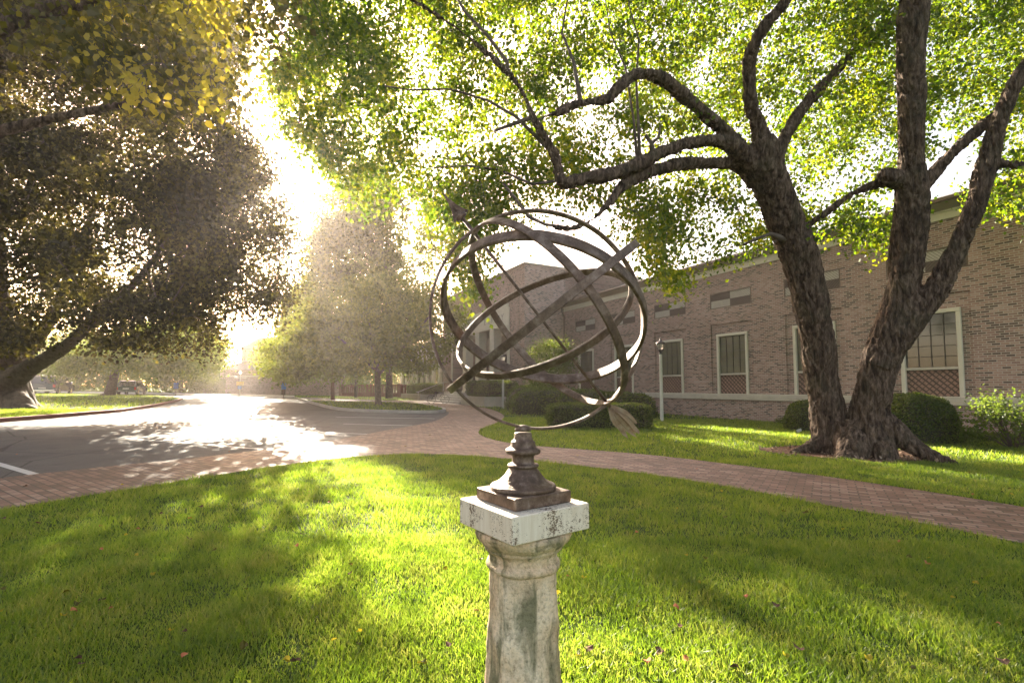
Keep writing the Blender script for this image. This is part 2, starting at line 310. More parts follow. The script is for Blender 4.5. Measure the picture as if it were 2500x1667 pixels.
# ------------------------------------------------------------ ground
def px(l): return [gnd(u, v) for u, v in l]
def sheet(name, poly, dz, mat, kind='structure'):
    from mathutils.geometry import tessellate_polygon
    vs = [(x, y, gz(x, y)+dz) for x, y in poly]
    tr = tessellate_polygon([[Vector((x, y, 0)) for x, y in poly]])
    fs = []
    for t in tr:
        p, q, r = [Vector((poly[i][0], poly[i][1])) for i in t]
        fs.append(tuple(t) if (q-p).cross(r-p) > 0 else tuple(t[::-1]))
    return tag(MB().add(vs, fs).build(name, mat), kind=kind)
g = 600; nx = 9
vs = [(x, y, gz(max(-90, min(90, x)), max(-90, min(90, y)))) for y in (-g, -90, 0, 90, g) for x in (-g, -90, 0, 90, g)]
tag(MB().add(vs, [(j*5+i, j*5+i+1, j*5+i+6, j*5+i+5) for j in range(4) for i in range(4)]).build('ground', M['turf']), kind='structure')
def smooth(pts, it=2):
    for _ in range(it):
        q = []
        for i in range(len(pts)-1):
            a, b = pts[i], pts[i+1]; q += [(a[0]*.75+b[0]*.25, a[1]*.75+b[1]*.25), (a[0]*.25+b[0]*.75, a[1]*.25+b[1]*.75)]
        pts = [pts[0]]+q+[pts[-1]]
    return pts
fg_edge = px([(-700, 1368), (0, 1246), (213, 1212), (425, 1178), (638, 1143), (850, 1116), (1020, 1107), (1170, 1114), (1371, 1132), (1594, 1159), (1807, 1194), (1980, 1228), (2126, 1254), (2285, 1286), (2500, 1329), (3100, 1455)])
fg_edge = smooth(fg_edge)
lawn_edge = px([(3100, 1350), (2500, 1238), (2232, 1196), (2020, 1164), (1807, 1137), (1594, 1111), (1382, 1095), (1262, 1086), (1200, 1074), (1165, 1060), (1172, 1047), (1213, 1033), (1235, 1018), (1219, 1006), (1192, 997), (1136, 988), (1108, 983)])
lawn_edge = smooth(lawn_edge)
lot_edge = px([(1096, 1006), (1095, 1012), (1064, 1030), (957, 1048), (868, 1066), (779, 1081), (700, 1091), (531, 1113), (266, 1139), (85, 1159), (0, 1168), (-700, 1275)])
lot_edge = smooth(lot_edge)
walk_top = px([(1108, 983), (1080, 978), (1017, 977), (897, 978), (728, 974)])
path_poly = fg_edge+lawn_edge[:-1]+walk_top+px([(784, 992), (820, 1000), (957, 1004), (1079, 1004)])+lot_edge
sheet('brick_path', path_poly, .012, M['paver'])
lot_poly = px([(-900, 1320), (0, 1180), (266, 1150), (531, 1123), (779, 1091), (868, 1076), (1064, 1036), (1110, 1012), (1092, 1001), (1060, 990), (900, 976), (719, 969), (600, 966), (300, 961), (0, 957), (-500, 950), (-1500, 935)])
sheet('car_park', lot_poly, .004, M['asphalt'])
def raised(name, poly, h, cw, cm, label_top):
    n = len(poly); c = Vector((0, 0))
    vs = []; ins = []
    for i, (x, y) in enumerate(poly):
        a = Vector(poly[i-1]); b = Vector(poly[(i+1) % n]); d = (b-a).normalized(); nn = Vector((-d.y, d.x)); ins.append((x+nn.x*cw, y+nn.y*cw))
    area = sum(poly[i-1][0]*poly[i][1]-poly[i][0]*poly[i-1][1] for i in range(n))
    if area < 0: return raised(name, poly[::-1], h, cw, cm, label_top)
    z = lambda p, d: (p[0], p[1], gz(*p)+d)
    vs = [z(p, -.05) for p in poly]+[z(p, h) for p in poly]+[z(p, h) for p in ins]+[z(p, -.05) for p in ins]
    fs = []
    for i in range(n):
        j = (i+1) % n; fs += [(i, j, n+j, n+i), (n+i, n+j, 2*n+j, 2*n+i), (2*n+i, 2*n+j, 3*n+j, 3*n+i)]
    tag(MB().add(vs, fs).build('kerb', cm), kind='structure')
    sheet(name, ins, h-.015, M['turf'])
    return ins
isl = px([(719, 973), (784, 993), (820, 1001), (868, 1005), (957, 1008), (1040, 1009), (1079, 1008), (1092, 1004), (1076, 998), (1017, 988), (912, 984), (778, 983)])
isl = smooth(isl+[isl[0]], 1)[:-1]
ISL = raised('island_lawn', isl, .14, .18, M['concrete'], '')
med = px([(-900, 1175), (-400, 1078), (0, 1031), (149, 1019), (298, 1006), (387, 992), (440, 979), (446, 975), (400, 970), (250, 965), (100, 963), (-200, 957), (-900, 945)])
MED = raised('median_lawn', med, .14, .2, M['redcurb'], '')
def strip(p, q, wd, dz=.009):
    a = Vector(gnd(*p)); b = Vector(gnd(*q)); d = (b-a).normalized(); nn = Vector((-d.y, d.x))*wd/2
    return [tuple(a-nn), tuple(b-nn), tuple(b+nn), tuple(a+nn)]
for p, q, wd in (((308, 1070), (640, 1097), .10), ((-120, 1099), (85, 1159), .12), ((820, 1018), (1061, 1022), .12), ((838, 1035), (1017, 1039.5), .10), ((734, 1054), (900, 1060), .10)):
    sheet('painted_line', strip(p, q, wd), .008, M['white'])
a_ = px([(719, 970), (600, 967), (300, 962), (0, 958), (-500, 951)]); b_ = px([(719, 967.5), (600, 964), (300, 959), (0, 955), (-500, 948)])
sheet('far_pavement', a_+b_[::-1], .10, M['concrete'])
mb = MB()
for i in range(len(a_)-1):
    p, q = a_[i], a_[i+1]; mb.add([(p[0], p[1], gz(*p)-.02), (q[0], q[1], gz(*q)-.02), (q[0], q[1], gz(*q)+.10), (p[0], p[1], gz(*p)+.10)], [(0, 3, 2, 1)])
tag(mb.build('kerb', M['concrete']), kind='structure')
# mulch ring below the double trunked tree
TB = (7.35, 10.9)
mp_ = [(TB[0]+.15+1.75*math.cos(t)*(1+.12*math.sin(3*t)), TB[1]+1.25*math.sin(t)*(1+.1*math.cos(4*t))) for t in np.linspace(0, 2*math.pi, 40)[:-1]]
sheet('mulch_bed', mp_, .010, M['mulch'])
# ------------------------------------------------------------ grass blades
def blades(name, n, y0, y1, h, wd, seg, ymul=1.0, xr=1.12):
    y = y0+(y1-y0)*rng.random(n)**.9; x = (rng.random(n)*2-1)*xr*y*1.02
    on = np.array(path_poly); bad = inside(path_poly, x, y) | inside(lot_poly, x, y) | inside(mp_, x, y)
    isin = inside(ISL, x, y); ism = inside(MED, x, y)
    raise_ = np.where(isin | ism, .125, 0.0); bad &= ~(isin | ism)
    wl = (x-8.3)*.882+(y-26.4)*.471 > -.05; bad |= wl & (y < 40)
    k = ~bad; x = x[k]; y = y[k]; rz = raise_[k]; n = len(x)
    clump = np.array([mnoise.noise(Vector((a*2.2, b*2.2, 0))) for a, b in zip(x[::1], y[::1])]) if n < 400000 else np.zeros(n)
    hh = h*(.5+.85*rng.random(n))*(1+.75*clump); ww = wd*(.7+.6*rng.random(n)); az = rng.random(n)*2*np.pi
    lean = (.15+.75*rng.random(n))*hh; la = rng.random(n)*2*np.pi
    dx, dy = np.cos(az)*ww/2, np.sin(az)*ww/2; lx, ly = np.cos(la)*lean, np.sin(la)*lean; z = gz(x, y)+rz-.004
    P = lambda fx, fz, s: np.stack([x+lx*fx+dx*s, y+ly*fx+dy*s, z+hh*fz], 1)
    if seg == 2:
        V = np.stack([P(0, 0, -1), P(0, 0, 1), P(.35, .6, .8), P(.35, .6, -.8), P(1, .95, 0)], 1).reshape(-1, 3)
        b = np.arange(n)[:, None]*5
        q = b+np.array([[0, 1, 2, 3]]); t = b+np.array([[3, 2, 4, 4]])
        me = npmesh(name, V, np.concatenate([np.concatenate([b+0, b+1, b+2], 1), np.concatenate([b+0, b+2, b+3], 1), np.concatenate([b+3, b+2, b+4], 1)]), M['grass'])
    else:
        V = np.stack([P(0, 0, -1), P(0, 0, 1), P(1, .95, 0)], 1).reshape(-1, 3); me = npmesh(name, V, np.arange(3*n).reshape(-1, 3), M['grass'])
    return tag(link(name, me), kind='stuff')
blades('grass', 190000, 1.7, 4.6, .050, .0050, 2)
blades('grass', 190000, 4.6, 10, .060, .010, 1)
blades('grass', 170000, 10, 22, .075, .020, 1)
blades('grass', 60000, 22, 55, .10, .05, 1, xr=1.0)
# ------------------------------------------------------------ foliage tools
def leaves_mesh(name, P, size, mat, up=.35, hang=.5, asp=.8, hi=False):
    n = len(P); d = rng.normal(size=(n, 3)); d[:, 2] -= hang*1.6; d /= np.linalg.norm(d, axis=1)[:, None]
    nr = rng.normal(size=(n, 3)); nr[:, 2] += up*2; s = np.cross(d, nr); s /= np.linalg.norm(s, axis=1)[:, None]; nn = np.cross(s, d)
    L = (size*(.65+.7*rng.random(n)))[:, None] if np.isscalar(size) else (size*(.65+.7*rng.random(n)))[:, None]
    W = L*asp*.5
    if hi:
        V = np.stack([P, P+d*L*.22-s*W*.92, P+d*L*.6-s*W*.8+nn*L*.06, P+d*L, P+d*L*.6+s*W*.8+nn*L*.06, P+d*L*.22+s*W*.92, ], 1)
        b = np.arange(n)[:, None]*6
        Fc = np.concatenate([b+np.array([[0, 1, 2, 3]]), b+np.array([[0, 3, 4, 5]])])
    else:
        V = np.stack([P, P+d*L*.42-s*W+nn*L*.08, P+d*L, P+d*L*.42+s*W+nn*L*.08], 1)
        Fc = np.arange(4*n).reshape(-1, 4)
    return npmesh(name, V.reshape(-1, 3), Fc, mat)
def clump_leaves(C, k, sig, squash=.7):
    n = len(C); C = np.repeat(C, k, 0); sg = np.repeat(sig, k) if hasattr(sig, '__len__') else sig
    o = rng.normal(size=(len(C), 3)); o[:, 2] *= squash
    return C+o*(sg[:, None] if hasattr(sg, '__len__') else sg)
def twigs(limb_pts, C, mb, r0=.018, n=4, thin=.35):
    nodes = np.array(limb_pts); d = np.array([np.min(np.linalg.norm(nodes-c, axis=1)) for c in C]); order = np.argsort(d)
    N_ = np.zeros((len(nodes)+len(C)*2, 3)); N_[:len(nodes)] = nodes; k = len(nodes)
    for i in order:
        c = C[i]; q = np.linalg.norm(N_[:k]-c, axis=1); j = int(np.argmin(q)); p = N_[j]; L = q[j]
        if L < .05: continue
        m = (p+c)/2+rng.normal(size=3)*L*.09; m[2] += L*.08; r = r0*min(1.6, .5+L*thin)
        mb.tube([p, m, c], [r, r*.7, r*.35], n, cap=False); N_[k] = m; N_[k+1] = c; k += 2
def px_clumps(poly, n, Y0, Y1, gap=.0, seed=0, ns=1.0, power=1.0, holes=(), edge=None):
    xs = [p[0] for p in poly]; ys = [p[1] for p in poly]; out = []
    u = rng.uniform(min(xs), max(xs), n*8); v = rng.uniform(min(ys), max(ys), n*8); ok = inside(poly, u, v)
    for (hu, hv, hr) in holes: ok &= (u-hu)**2+(v-hv)**2 > hr*hr
    u = u[ok]; v = v[ok]; Y = Y0+(Y1-Y0)*rng.random(len(u))**power
    if edge:
        e = np.array([min(math.hypot(a-q[0], (b-q[1])*1.0) for q in edge[0]) for a, b in zip(u, v)]); k = np.sqrt(np.clip(e/edge[1], .05, 1)); Y = (Y0+Y1)/2+(Y-(Y0+Y1)/2)*k
    for a, b, c in zip(u, v, Y):
        p = at(a, b, c)
        if mnoise.noise(p*ns+Vector((seed, 0, 0))) > gap-.25*rng.random(): out.append(p)
        if len(out) >= n: break
    return np.array(out)
def limb_world(pts): return [(at(u, v, Y), wd/2*Y/F/math.sqrt(1+((u-CX)/F)**2)*.88) for u, v, Y, wd in pts]
def remeshed(name, limbs, voxel, mat, parent, amp=.03, freq=9.0, base=None, sub=14):
    mb = MB()
    for L in limbs:
        P = [p for p, r in L]; R = [r for p, r in L]
        # catmull-rom resample
        PP = []; RR = []
        for i in range(len(P)-1):
            p0 = P[max(i-1, 0)]; p1 = P[i]; p2 = P[i+1]; p3 = P[min(i+2, len(P)-1)]
            for k in range(4):
                t = k/4; PP.append(.5*((2*p1)+(p2-p0)*t+(2*p0-5*p1+4*p2-p3)*t*t+(3*p1-p0-3*p2+p3)*t**3)); RR.append(R[i]*(1-t)+R[i+1]*t)
        PP.append(P[-1]); RR.append(R[-1]); mb.tube(PP, RR, sub)
    o = mb.build(name, mat, parent); m = o.modifiers.new('r', 'REMESH'); m.mode = 'VOXEL'; m.voxel_size = voxel; m.use_smooth_shade = True
    dg = bpy.context.evaluated_depsgraph_get(); ev = o.evaluated_get(dg); me = bpy.data.meshes.new_from_object(ev, depsgraph=dg)
    o.modifiers.clear(); old = o.data; o.data = me; bpy.data.meshes.remove(old)
    if not me.materials: me.materials.append(mat)
    n = len(me.vertices); co = np.zeros(n*3, np.float32); me.vertices.foreach_get('co', co); co = co.reshape(-1, 3)
    no = np.zeros(n*3, np.float32); me.vertex_normals.foreach_get('vector', no); no = no.reshape(-1, 3)
    dsp = np.empty(n)
    for i in range(n):
        x, y, z = co[i]; q = Vector((x*freq, y*freq, z*freq*.26))
        wq = mnoise.noise(q*.4)*1.2
        f_ = 1-abs(mnoise.noise(q+Vector((wq, wq, 0))))*3.2
        dsp[i] = -amp*max(0, f_)**1.3+amp*.5*mnoise.noise(Vector((x*freq*2.6, y*freq*2.6, z*freq*1.2)))+amp*1.2*mnoise.noise(Vector((x*1.9, y*1.9, z*1.5)))
    co = co+no*dsp[:, None]; me.vertices.foreach_set('co', co.astype(np.float32).ravel()); me.polygons.foreach_set('use_smooth', np.ones(len(me.polygons), bool)); me.update()
    return o
# ------------------------------------------------------------ stone pedestal
PX, PY = .045, 1.98; SZ = .945; YAW = math.radians(45-9.3)
ped = empty('stone_pedestal', (PX, PY, gz(PX, PY)), 0, 'weathered octagonal limestone pedestal with square travertine slab, carrying the armillary sundial', 'pedestal')
g0 = gz(PX, PY)
def weather(o, amp, freq, lo=0):
    me = o.data; n = len(me.vertices); co = np.zeros(n*3, np.float32); me.vertices.foreach_get('co', co); co = co.reshape(-1, 3)
    no = np.zeros(n*3, np.float32); me.vertex_normals.foreach_get('vector', no); no = no.reshape(-1, 3)
    for i in range(n):
        p = Vector(co[i])*freq; k = mnoise.noise(p)+.6*mnoise.noise(p*2.7)+.4*mnoise.noise(p*6.1); q = max(0, mnoise.noise(Vector((co[i][0]*freq, co[i][1]*freq, co[i][2]*freq*.3))+Vector((9, 9, 9)))-.15)*2
        co[i] += no[i]*amp*(k-q)
    me.vertices.foreach_set('co', co.ravel()); me.update()
def oct_(t):
    a = ((t-YAW+math.pi/8) % (math.pi/4))-math.pi/8
    return (math.cos(math.pi/8)/math.cos(a)*.65+.35)*1.015
def dense(prof, step):
    r = []
    for (a, b), (c_, d_) in zip(prof, prof[1:]):
        n = max(1, int(math.hypot(c_-a, d_-b)/step)); r += [(a+(c_-a)*k/n, b+(d_-b)*k/n) for k in range(n)]
    return r+[prof[-1]]
zt = SZ-.10-g0
mb = MB(); mb.lathe(dense([(.21, -.02), (.21, .06), (.185, .09), (.165, .13), (.152, .25), (.144, .45), (.136, zt-.145), (.138, zt-.142)], .012), n=96, shape=oct_); s_ = mb.build('shaft', M['oldstone'], ped); weather(s_, .006, 9)
mb = MB(); mb.lathe(dense([(.137, zt-.16), (.146, zt-.152), (.149, zt-.142), (.146, zt-.132), (.138, zt-.125), (.138, zt-.10), (.146, zt-.085), (.156, zt-.078), (.158, zt-.066), (.168, zt-.058), (.185, zt-.04), (.194, zt-.022), (.192, zt-.006), (.18, zt-.001)], .006), n=96, shape=lambda t: .35*oct_(t)+.65); s_ = mb.build('capital', M['oldstone'], ped); weather(s_, .005, 14)
Mz = Matrix.Rotation(YAW, 4, 'Z'); h = .187
mb = MB(); mb.box(-h, h, -h, h, zt, SZ-g0, b=.004, M=Mz); mb.build('slab', M['travertine'], ped)
# ------------------------------------------------------------ armillary sundial
arm = empty('armillary_sundial', (PX, PY, SZ), 0, 'dark bronze armillary sphere sundial of interlocking rings pierced by an arrow, on the stone pedestal', 'sundial')
def A(p): return (p[0]-PX, p[1]-PY, p[2]-SZ)
h = .137
mb = MB(); mb.box(-h, h, -h, h, .0005, .047, b=.004, M=Mz); mb.build('plinth', M['iron'], arm)
k = 1387*1.06
prof = [(r_/1387, (455-y_)/1387*.905+.047) for r_, y_ in ((183, 455), (184, 437), (180, 428), (165, 422), (135, 404), (112, 380), (95, 355), (82, 335), (76, 325), (86, 320), (87, 311), (84, 304), (66, 298), (62, 288), (61, 262), (63, 246), (93, 240), (99, 228), (97, 214), (84, 206), (73, 199), (70, 186), (66, 176), (69, 168), (60, 162), (52, 150), (48, 125), (47, 112))]
mb = MB(); mb.lathe(dense(prof, .004), n=64); s_ = mb.build('turned_base', M['iron'], arm); weather(s_, .0009, 60)
mb = MB(); mb.lathe([(.031, .277), (.033, .281), (.033, .288), (.026, .296), (.014, .301), (.001, .303)], n=32); mb.build('cap_nut', M['iron'], arm)
SC = Vector((.1203, 1.9974, 1.6857)); AX = Vector((-.617, -.074, .780)).normalized()
def ringmb(C, n, R, wd, th, seg=200):
    n = Vector(n).normalized(); a = n.cross(Vector((0, 0, 1))) if abs(n.z) < .9 else n.cross(Vector((1, 0, 0))); a.normalize(); b = n.cross(a)
    bv = min(wd, th)*.22; hw, ht = wd/2, th/2
    sec = [(-ht+bv, -hw), (ht-bv, -hw), (ht, -hw+bv), (ht, hw-bv), (ht-bv, hw), (-ht+bv, hw), (-ht, hw-bv), (-ht, -hw+bv)]
    vs = []; fs = []; m = len(sec)
    for i in range(seg):
        t = 2*math.pi*i/seg; e = a*math.cos(t)+b*math.sin(t); wob = .0009*mnoise.noise(e*7+n*3); ww = 1+.05*mnoise.noise(e*11)
        for r_, q in sec: vs.append(A(C+e*(R+wob+r_)+n*q*ww))
    for i in range(seg):
        for j in range(m): fs.append((i*m+j, ((i+1) % seg)*m+j, ((i+1) % seg)*m+(j+1) % m, i*m+(j+1) % m))
    return MB().add(vs, fs, 0, False)
def smooth_by_angle(o):
    me = o.data; me.polygons.foreach_set('use_smooth', [True]*len(me.polygons))
    try: me.set_sharp_from_angle(angle=math.radians(35))
    except Exception: pass
for nm_, n_, R_, wd, th, lb in (('meridian_ring', (-.18, .984, 0), .4549, .030, .011, 'thin upright outer ring that stands on the turned base'),
    ('ring', (.2175, .5463, .8089), .4205, .052, .014, 'broadest ring, tilted across the top of the sphere'), ('ring', tuple(Vector((.7209, .2808, .6336))-AX*AX.dot(Vector((.7209, .2808, .6336)))), .4461, .034, .011, 'ring through both ends of the arrow'),
    ('ring', (.3955, .5091, -.7645), .3783, .030, .014, 'smallest ring with a silvery sky-lit upper edge'), ('equatorial_ring', tuple(AX), .479, .030, .010, 'largest ring, seen edge on as a straight bar')):  # silvery edge is reflected sky, all rings share one plain metal
    o = ringmb(SC, n_, R_, wd, th).build(nm_, M['iron'], arm); smooth_by_angle(o); o['label'] = lb
arr = MB(); ends = .4549
arr.tube([A(SC-AX*.485), A(SC), A(SC+AX*.56)], [.0068, .006, .008], 12); o = arr.build('arrow_rod', M['iron'], arm)
cl = MB(); cl.tube([A(SC+AX*(.525)), A(SC+AX*.528), A(SC+AX*.540), A(SC+AX*.543)], [.012, .024, .024, .012], 16); cl.build('collar', M['iron'], arm)
vd = (SC-Vector((0, 0, H))).normalized(); sd_ = AX.cross(vd).normalized()      # vane plane roughly across the meridian
def vane(outline, thick, base, axis, side, curl=0.0):
    nrm = axis.cross(side).normalized(); f = []; n = len(outline)
    P = [base+axis*a+side*b for a, b in outline]
    vs = [A(p+nrm*(thick*t+curl*(abs(o[1])*8)**2)) for p, o, t in zip(P, outline, [.6]*n)]+[A(p-nrm*(thick*.6-curl*(abs(o[1])*8)**2)) for p, o in zip(P, outline)]
    from mathutils.geometry import tessellate_polygon
    tr = tessellate_polygon([[Vector((a, b, 0)) for a, b in outline]])
    fs = [tuple(t) for t in tr]+[tuple(n+i for i in t[::-1]) for t in tr]+[(i, (i+1) % n, n+(i+1) % n, n+i) for i in range(n)]
    return MB().add(vs, fs)
hd = [(.21, .0), (.185, .004), (.15, .010), (.115, .019), (.092, .032), (.082, .037), (.076, .034), (.082, .022), (.088, .009), (.06, .009)]
hd = hd+[(a, -b) for a, b in hd[::-1][:-1]]
v_ = vane(hd, .004, SC+AX*.455, AX, sd_); v_.tube([A(SC+AX*.54), A(SC+AX*.655)], [.008, .002], 8)
o = v_.build('arrowhead', M['iron'], arm); bmn = o.data
ft = [(q*.92, r*.9) for q, r in [(0, .006), (.02, .022), (.05, .040), (.08, .048), (.11, .047), (.142, .050), (.17, .044), (.150, .034), (.135, .028), (.16, .022), (.198, .012), (.165, .006), (.15, .003), (.19, -.008), (.182, -.018), (.15, -.022), (.135, -.024), (.15, -.034), (.14, -.04), (.11, -.044), (.07, -.042), (.03, -.024), (0, -.006)]]
rot_ = Matrix.Rotation(math.radians(-6), 3, vd); ax2 = rot_ @ (-AX); sd2 = rot_ @ sd_
v_ = vane(ft, .003, SC-AX*.462, ax2, sd2, .004)
o = v_.build('feather', M['feather'], arm)
ft2 = [(a*.92, b*.55) for a, b in ft]
v_ = vane(ft2, .0025, SC-AX*.462, ax2, (vd*.93+sd2*.37).normalized(), .003); v_.build('feather', M['feather'], arm)
# veins of the feather
rb = MB()
for bb in (.030, .014, -.004, -.022): rb.tube([A(SC-AX*.47-vd*.004), A(SC-AX*.462+ax2*.08+sd2*bb*1.1-vd*.005), A(SC-AX*.462+ax2*.135+sd2*bb*1.15-vd*.004)], [.003, .002, .001], 5)
rb.build('feather_ribs', M['feather'], arm)
# ------------------------------------------------------------ library building
UX, UY = .4711, -.8821; TH_W = math.atan2(UY, UX)
lib = empty('library_building', (8.3, 26.4, 0), TH_W, 'long brown brick library with cream window frames, slate roof and a taller portico block', 'building')
def reliefwall(name, xs, zs, depth, mat, y=0.0, thick=.3, hole=None):
    xs = sorted(set(round(a, 4) for a in xs)); zs = sorted(set(round(a, 4) for a in zs)); mb = MB(); D = {}
    for i in range(len(xs)-1):
        for j in range(len(zs)-1): D[i, j] = depth((xs[i]+xs[i+1])/2, (zs[j]+zs[j+1])/2)
    for (i, j), d in D.items():
        x0, x1, z0, z1 = xs[i], xs[i+1], zs[j], zs[j+1]
        mb.add([(x0, y+d, z0), (x1, y+d, z0), (x1, y+d, z1), (x0, y+d, z1)], [(0, 1, 2, 3)])
        e = D.get((i+1, j))
        if e is not None and e != d: mb.add([(x1, y+d, z0), (x1, y+e, z0), (x1, y+e, z1), (x1, y+d, z1)], [(0, 1, 2, 3)])
        e = D.get((i, j+1))
        if e is not None and e != d: mb.add([(x0, y+d, z1), (x1, y+d, z1), (x1, y+e, z1), (x0, y+e, z1)], [(0, 1, 2, 3)])
    return mb.build(name, mat, lib)
X0, X1 = -9.57, 24.0; bays = [(-.65+3.77*k_, 1.59+3.77*k_) for k_ in range(-2, 6)]
wins = [(a+.30, a+1.98) for a, b in bays]
def dep(x, z):
    for (a, b), (c_, d_) in zip(bays, wins):
        if c_ < x < d_ and 1.1 < z < 3.95: return .22
        if a < x < b and 1.1 < z < 4.45: return .06
        if a < x < b and 5.2 < z < 5.97: return .06
    return 0.0
o = reliefwall('wall', [X0, X1]+[q for b in bays for q in b]+[q for b in wins for q in b], [1.1, 3.95, 4.45, 5.2, 5.97, 6.86], dep, M['brick'])
mb = MB(); mb.box(X0, X1, -.06, .25, -.9, .82); mb.build('plinth_wall', M['brick'], lib)
mb = MB(); mb.box(X0, X1, -.13, .06, .82, .90, b=.01); mb.box(X0, X1, -.10, .058, .90, 1.10, b=.02); mb.build('stone_ledge', M['stone'], lib)
mb = MB(); mb.box(X0, X1, -.05, .1, 6.86, 7.10); mb.box(X0, X1, -.09, .1, 7.10, 7.15); mb.build('frieze', M['trim'], lib)
mb = MB(); mb.prism([(-.12, 7.15), (-.36, 7.34), (-.36, 7.38), (.1, 7.38), (.1, 7.15)], X0, X1, M=Matrix(((0, 0, 1, 0), (1, 0, 0, 0), (0, 1, 0, 0), (0, 0, 0, 1)))); mb.build('cornice', M['olive'], lib)
mb = MB(); mb.box(X0, X1, -.47, -.34, 7.36, 7.48, b=.01); mb.build('gutter', M['brown'], lib)
mb = MB(); ry = 6.6; rz = 9.75
mb.add([(X0, -.34, 7.46), (X1, -.34, 7.46), (X1, ry, rz), (X0, ry, rz), (X1, 13.5, 7.46), (X0, 13.5, 7.46), (X0, -.34, 7.385), (X1, -.34, 7.385), (X1, 13.5, 7.385), (X0, 13.5, 7.385)], [(0, 1, 2, 3), (3, 2, 4, 5), (6, 9, 8, 7), (0, 6, 7, 1), (1, 7, 8, 4, 2), (5, 9, 6, 0, 3)]); mb.build('roof', M['slate'], lib)
mb = MB(); mb.box(X0, X1, .35, 13, -.9, 7.2); mb.build('inner_mass', M['brick'], lib)
def window(x0, x1, mat, lit):
    f = MB(); z0, z1 = 1.1, 3.95; w_ = .13
    f.box(x0, x0+w_, -.0, .21, z0, z1-w_, b=.012); f.box(x1-w_, x1, -.0, .21, z0, z1-w_, b=.012); f.box(x0, x1, -.003, .213, z1-w_+.001, z1, b=.012)
    wf = f.build('window', M['trim'], lib)
    g_ = MB(); g_.box(x0+w_, x1-w_, .12, .14, 2.06, z1-w_); pg = g_.build('pane', M[mat], wf)
    q = MB(); n = 4
    for i in range(n+1):
        xx = x0+w_+(x1-x0-2*w_)*i/n; q.box(xx-.012, xx+.012, .095, .119, 2.06, z1-w_)
    for j in range(6):
        zz = 2.06+(z1-w_-2.06)*j/5; q.box(x0+w_, x1-w_, .098, .1185, zz-.012, zz+.012)
    q.build('glazing_bars', M['leadbar'], wf)
    s2 = MB(); s2.box(x0+w_, x1-w_, .02, .16, 1.97, 2.055, b=.01); s2.build('sill', M['stone'], wf)
    d_ = MB(); d_.box(x0+w_, x1-w_, .10, .2, 1.1, 1.965); d_.build('brick_apron', M['diaper'], wf)
for i, (a, b) in enumerate(wins): window(a, b, 'glass_dark' if i >= 5 else 'glass_olive', False)
for a, b in bays:
    f = MB(); e = .045
    f.box(a, b, .0, .055, 5.2, 5.2+e); f.box(a, b, .0, .055, 5.97-e, 5.97); f.box(a, a+e, .002, .053, 5.2+e, 5.97-e); f.box(b-e, b, .002, .053, 5.2+e, 5.97-e)
    pf = f.build('wall_panel', M['brown'], lib); m = (a+b)/2; zm = 5.585
    d_ = MB(); d_.box(a+e, m, .025, .058, zm, 5.97-e); d_.box(m, b-e, .025, .058, 5.2+e, zm); d_.build('dark_panel', M['panel_dark'], pf)
    d_ = MB(); d_.box(m, b-e, .028, .0585, zm, 5.97-e); d_.box(a+e, m, .028, .0585, 5.2+e, zm); d_.build('pale_panel', M['panel_light'], pf)
mb = MB(); mb.tube([(-9.42, -.12, .1), (-9.42, -.12, 6.5), (-9.42, -.3, 6.8), (-9.42, -.4, 7.38)], .05, 10); mb.build('downpipe', M['brown'], lib)
# taller portico block
BH = 10.0; YF = -3.3; BX0, BX1 = -26.0, -9.572; OX0, OX1 = -23.2, -12.1
mb = MB(); mb.box(BX0, BX1, YF+3.4, 12, -.9, BH-.002); mb.build('block_mass', M['brick'], lib)
mb = MB(); mb.box(OX1, BX1-.004, YF, YF+3.4, -.9, BH-.004); mb.box(BX0, OX0, YF, YF+3.4, -.9, BH-.004); mb.box(OX0, OX1, YF, YF+3.4, 7.45, BH-.004); mb.build('block_front', M['brick'], lib)
mb = MB(); mb.add([(BX1, YF-.003, -.9), (BX1, 12, -.9), (BX1, 12, BH-.003), (BX1, YF-.003, BH-.003)], [(0, 1, 2, 3)]); mb.build('block_side', M['brick_side'], lib)
mb = MB(); mb.box(BX0-.08, BX1+.08, YF-.08, 12.08, BH, BH+.12, b=.02); mb.build('coping', M['stone'], lib)
mb = MB(); mb.box(OX0-.2, OX1+.2, YF-.10, YF-.005, 7.30, 7.55, b=.01); mb.box(OX0, OX1, YF-.06, YF+.5, 5.96, 7.30); mb.box(OX0, OX1, YF+.5, YF+3.3, 6.02, 6.1); mb.build('entablature', M['trim'], lib)
mb = MB(); mb.box(OX1-.002, OX1+.32, YF-.08, YF-.004, .9, 7.29); mb.build('pilaster', M['trim'], lib)
mb = MB(); mb.box(OX0-.32, OX0+.002, YF-.08, YF-.004, .9, 7.29); mb.build('pilaster', M['trim'], lib)
for i in range(3):
    xx = OX1-(OX1-OX0)*(i+1)/4; mb = MB(); mb.box(xx-.38, xx+.38, YF, YF+.7, .96, 5.955, b=.02); mb.box(xx-.46, xx+.46, YF-.05, YF+.75, .955, 1.15, b=.01); mb.build('column', M['trim'], lib)
mb = MB(); mb.box(OX0, OX1, YF+3.28, YF+3.38, .9, 6.0); mb.build('entrance_wall', M['plaster'], lib)
for i in range(4):
    xx = OX1-(OX1-OX0)*(i+.5)/4; mb = MB(); mb.box(xx-.85, xx+.85, YF+3.2, YF+3.27, .95, 4.3); d0 = mb.build('door', M['brown'], lib)
    mb = MB(); mb.box(xx-.7, xx-.04, YF+3.16, YF+3.19, 1.3, 4.1); mb.box(xx+.04, xx+.7, YF+3.16, YF+3.19, 1.3, 4.1); mb.build('pane', M['glass_dark'], d0)
mb = MB()
